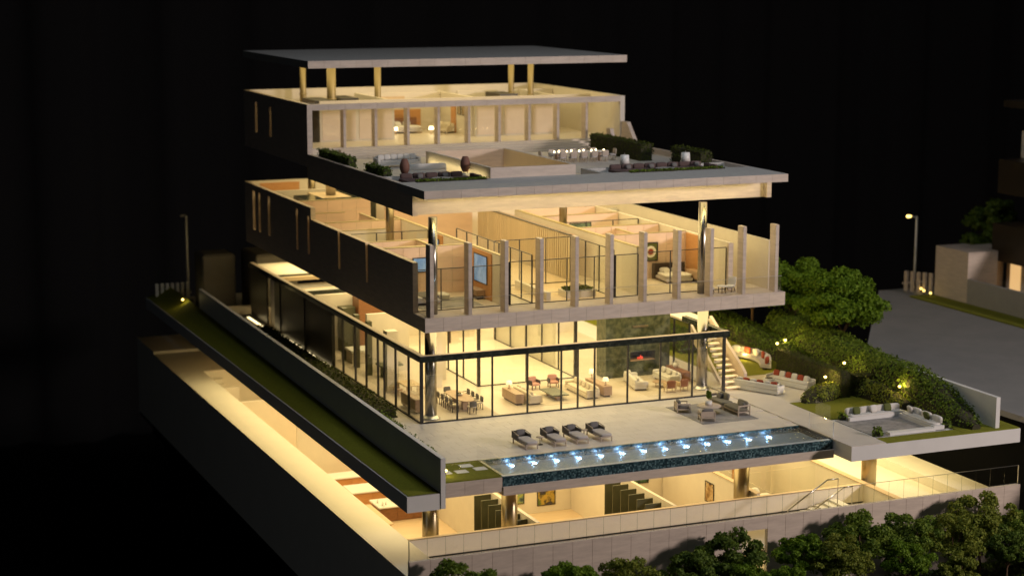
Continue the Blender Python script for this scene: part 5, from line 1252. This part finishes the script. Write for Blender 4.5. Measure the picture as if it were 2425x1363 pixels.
# ================================================================== ground in front, front trees
gr = M().box(-40, 90, -60, -15.56, -9.4, -8.6).obj('front_ground', 'soil'); gr['kind'] = 'structure'
ft = [tree_mesh('t', 4.6, 2.0, 1.55, 60, 190, .125, 'leaf_mid', 100), tree_mesh('t', 4.9, 2.1, 1.75, 60, 190, .125, 'leaf_olive', 110), tree_mesh('t', 4.2, 1.75, 1.4, 50, 190, .125, 'leaf_dark', 120), tree_mesh('t', 4.4, 1.8, 1.35, 50, 190, .125, 'leaf_bright', 130), tree_mesh('t', 3.2, 1.4, 1.05, 40, 170, .12, 'leaf_olive', 140)]
row_t = [(-4.5, -18, 0, 5.7, 'bright bushy tree in front of the fascia corner at the dark side wall'), (2.0, -18.6, 3, 5.0, 'bright green tree left of the olive one before the fascia'), (5.7, -18.6, 1, 4.7, 'olive green tree between the bright tree and the dark tree before the fascia'),
         (9.7, -18.5, 2, 4.7, 'dark green tree left of the lit opening in the fascia'), (12.5, -17.8, 2, 5.3, 'tall dark tree covering the edge of the lit opening'), (12.6, -19.8, 3, 3.9, 'small bright tree in front of the tall dark one at the lit opening'), (15.6, -19.6, 3, 3.3, 'low bright tree just right of the lit opening'),
         (17.5, -17.6, 3, 4.4, 'small-crowned tree on thin bare stems right of the lit opening'), (19.3, -19, 1, 4.5, 'olive tree in front of the broad dark tree'), (21.7, -17.6, 0, 5.4, 'broad dark tree under the steps and handrails'),
         (24.9, -17.8, 0, 5.0, 'round green tree between the broad tree and the tall yellow-green tree'), (27.8, -18.6, 1, 4.7, 'loose olive tree below the tall yellow-green tree'), (30.6, -17.5, 1, 5.5, 'tall yellow-green tree reaching the top of the fascia'), (33.2, -18.2, 0, 4.3, 'green tree at the end of the fascia'),
         (23.2, -20.4, 3, 4.0, 'bright low tree in front of the round green tree'), (30.6, -20.2, 2, 4.0, 'dark low tree in front of the fascia end'), (17.6, -21.2, 4, 2.9, 'small olive tree low in front of the olive tree'), (26.4, -21, 4, 3.2, 'small olive tree low in front of the loose olive tree'), (33.4, -20.6, 4, 3.3, 'small olive shrub-like tree beside the fascia corner')]
hts = (4.9, 5.2, 4.5, 4.7, 3.5)
for i, (x, y, k, s, lb) in enumerate(row_t): place_tree('front_tree', lb, ft[k], (x, y, -8.6), i * 1.3, s / hts[k], 'trees in front of the fascia')
leaves(q := M(), [((random.uniform(-6, 36), random.uniform(-24, -16), -8.55 + random.random() * .3), (0, 0, 1)) for _ in range(9000)], .2); q = q.obj('ground_cover', 'leaf_dark'); q['kind'] = 'stuff'; q['label'] = 'dark low ground cover under the front trees'

# ================================================================== road and neighbouring model
rd = M().prism([(37.2, 6.0), (38.4, -16), (45, -40), (95, -40), (95, 33.5), (57, 33.5)], -.9, -.5).obj('road', 'asphalt'); rd['kind'] = 'structure'
rb = M().prism([(37.4, 5.9), (38.6, -15.8), (45, -39), (94, -39), (94, 33.2), (57.2, 33.2)], -11.6, -.905).obj('road_base', 'hall_black'); rb['kind'] = 'structure'
gv = M().box(57.6, 60.0, -20, 29.5, -.496, -.38).obj('grass_verge', 'turf'); gv['kind'] = 'structure'
nb = E('neighbour_model', 'second dark house model with lit windows beyond the road', 'building', (68, 20, -.5))
B('garden_wall', 'concrete', nb, 60.05, 60.4, -20, 24.4, -.496, 1.75)
B('gate_block', 'travertine', nb, 60.05, 63.2, 24.42, 29.2, -.496, 4.1)
B('gate_pier', 'travertine', nb, 63.6, 65.6, 26.7, 28.8, -.496, 4.0)
B('ground_floor', 'plaster', nb, 65.6, 84, 8, 26.2, -.496, 3.0)
for y in (12, 14.5, 17, 19.5, 22, 24.2): B('window', 'window_glow', nb, 65.52, 65.598, y, y + 1.4, .0, 2.8)
B('balcony', 'bronze_dark', nb, 64.0, 84, 6, 26.4, 3.002, 6.3)
B('upper_floor', 'plaster', nb, 66.8, 84, 7, 25.4, 6.302, 9.0)
for y in (12, 14.5, 17, 19.5, 22): B('window', 'window_glow', nb, 66.72, 66.798, y, y + 1.9, 6.6, 8.8)
B('balcony', 'bronze_dark', nb, 64.2, 84, 6, 26.2, 9.002, 12.0)
B('top_floor', 'plaster', nb, 66.9, 84, 7, 26.6, 12.002, 14.4)
for y in (12, 14.5, 17, 19.5, 22): B('window', 'window_glow', nb, 66.82, 66.898, y, y + 1.9, 12.2, 14.0)
B('roof', 'bronze_dark', nb, 64.6, 84, 6, 26.4, 16.6, 17.2)
for y in (9, 22): B('roof_post', 'bronze_dark', nb, 67.5, 67.8, y, y + .3, 14.402, 16.598)
fn = E('picket_fence', 'short pale slat fence at the road beside the neighbouring gate block', 'fence', (59.4, 31.5, -.5))
for i in range(7): B('slat', 'travertine', fn, 59.1 + i * .32, 59.3 + i * .32, 32.2 - i * .5, 32.6 - i * .5, -.496, 1.35)
B('rail', 'travertine', fn, 59.0, 61.4, 32.65, 32.75, .1, .25)
def lamp_post(x, y, z, h, label, dx, lit):
    t = E('street_lamp', label, 'street lamp', (x, y, z), 0, 'street lamps')
    M().cyl((x, y, z), (x, y, z + h), .13, .09, n=10).obj('pole', 'white_paint', t, True)
    M().cyl((x, y, z + h - .15), (x + dx, y, z + h + .1), .06, n=8).obj('arm', 'white_paint', t, True)
    M().soft(x + dx * 1.25, y, z + h + .02, .5, .3, .24, .6).obj('lamp_head', 'garden_glow' if lit else 'concrete', t, True)
lamp_post(60.8, 33.4, -.5, 6.7, 'pale street lamp with glowing head beyond the road', -.7, True)
lamp_post(-.9, 60.6, -2, 8.0, 'unlit grey street lamp behind the slat fence', -.25, False)
nbt = tree_mesh('t', 7.2, 2.4, 3.2, 50, 110, .3, 'leaf_dark', 150)
place_tree('neighbour_tree', 'dark blurred tree beside the neighbouring house model', nbt, (67.5, 30.5, -.5), 0, 1.1)
for i, (x, y, lb) in enumerate(((59.4, 29.9, 'small glowing light in the verge, closest to the fence'), (59.2, 28.6, 'small glowing light in the verge below the gate block'), (59.8, 30.9, 'small glowing light in the verge at the gate corner'))):
    dup(sl, (x, y, -.38), 0, lb)

# ================================================================== back left corner
fn = E('slat_fence', 'short pale slat fence on the grass strip under the grey street lamp', 'fence', (-3.5, 55, -1.0))
fm_ = M().bbox(0, .28, 0, .3, 0, 1.75, .02).mesh('slat', 'white_paint')
for i in range(7): inst('slat', fm_, (-5.2 + i * .46, 54.6, -.96), fn)
B('rail', 'concrete', fn, -5.25, -1.9, 54.92, 55.0, -.3, -.1)
B('curb', 'concrete', fn, -5.8, -1.9, 54.3, 54.58, -.96, -.62)
for nm, d, lb in (('gate_block', (-2.6, .3, 47.5, 50.5, -1.1, 4.2), 'dark rounded gate block behind the boundary wall'), ('gate_block', (1.3, 5.0, 44.5, 49.5, -1.1, 4.4), 'larger dark block between the gate block and the garage')):
    t = E(nm, lb, 'wall block', ((d[0] + d[1]) / 2, (d[2] + d[3]) / 2, d[4]), 0, 'dark blocks at the back corner')
    M().bbox(*d[:4], d[4], d[5], .12).obj('body', 'dark_concrete', t); M().bbox(d[0] + .2, d[1] - .2, d[2] + .2, d[3] - .2, d[5] + .002, d[5] + .06, .03).obj('cap', 'dark_concrete', t)
bd = M().box(-3.4, 30, 46.002, 58, -1.5, -1.1).obj('back_ground', 'concrete'); bd['kind'] = 'structure'

# ================================================================== exhibition table and hall floor
tb = E('display_table', 'black display table that carries the model', 'table', (14, 20, -32))
B('table_top', 'hall_black', tb, -5.5, 34.0, -14.5, 56.5, -13.2, -11.61)
for x in (-4.5, 14, 32):
    for y in (-12, 20, 54): B('leg', 'hall_black', tb, x, x + .9, y, y + .9, -32, -13.21)
hf = M().box(-400, 500, -300, 600, -33, -32.004).obj('floor', 'hall_black'); hf['kind'] = 'structure'
cu = M(); nx = 260
for i in range(nx + 1):
    x = -220 + i * 520 / nx; y = 130 + 1.6 * math.sin(i * .9) + .8 * math.sin(i * 2.3)
    cu.v += [(x, y, -32), (x, y, 110)]
for i in range(nx): cu.f.append((2 * i, 2 * i + 2, 2 * i + 3, 2 * i + 1))
cu = cu.obj('hall_curtain', 'curtain', None, True); cu['kind'] = 'structure'
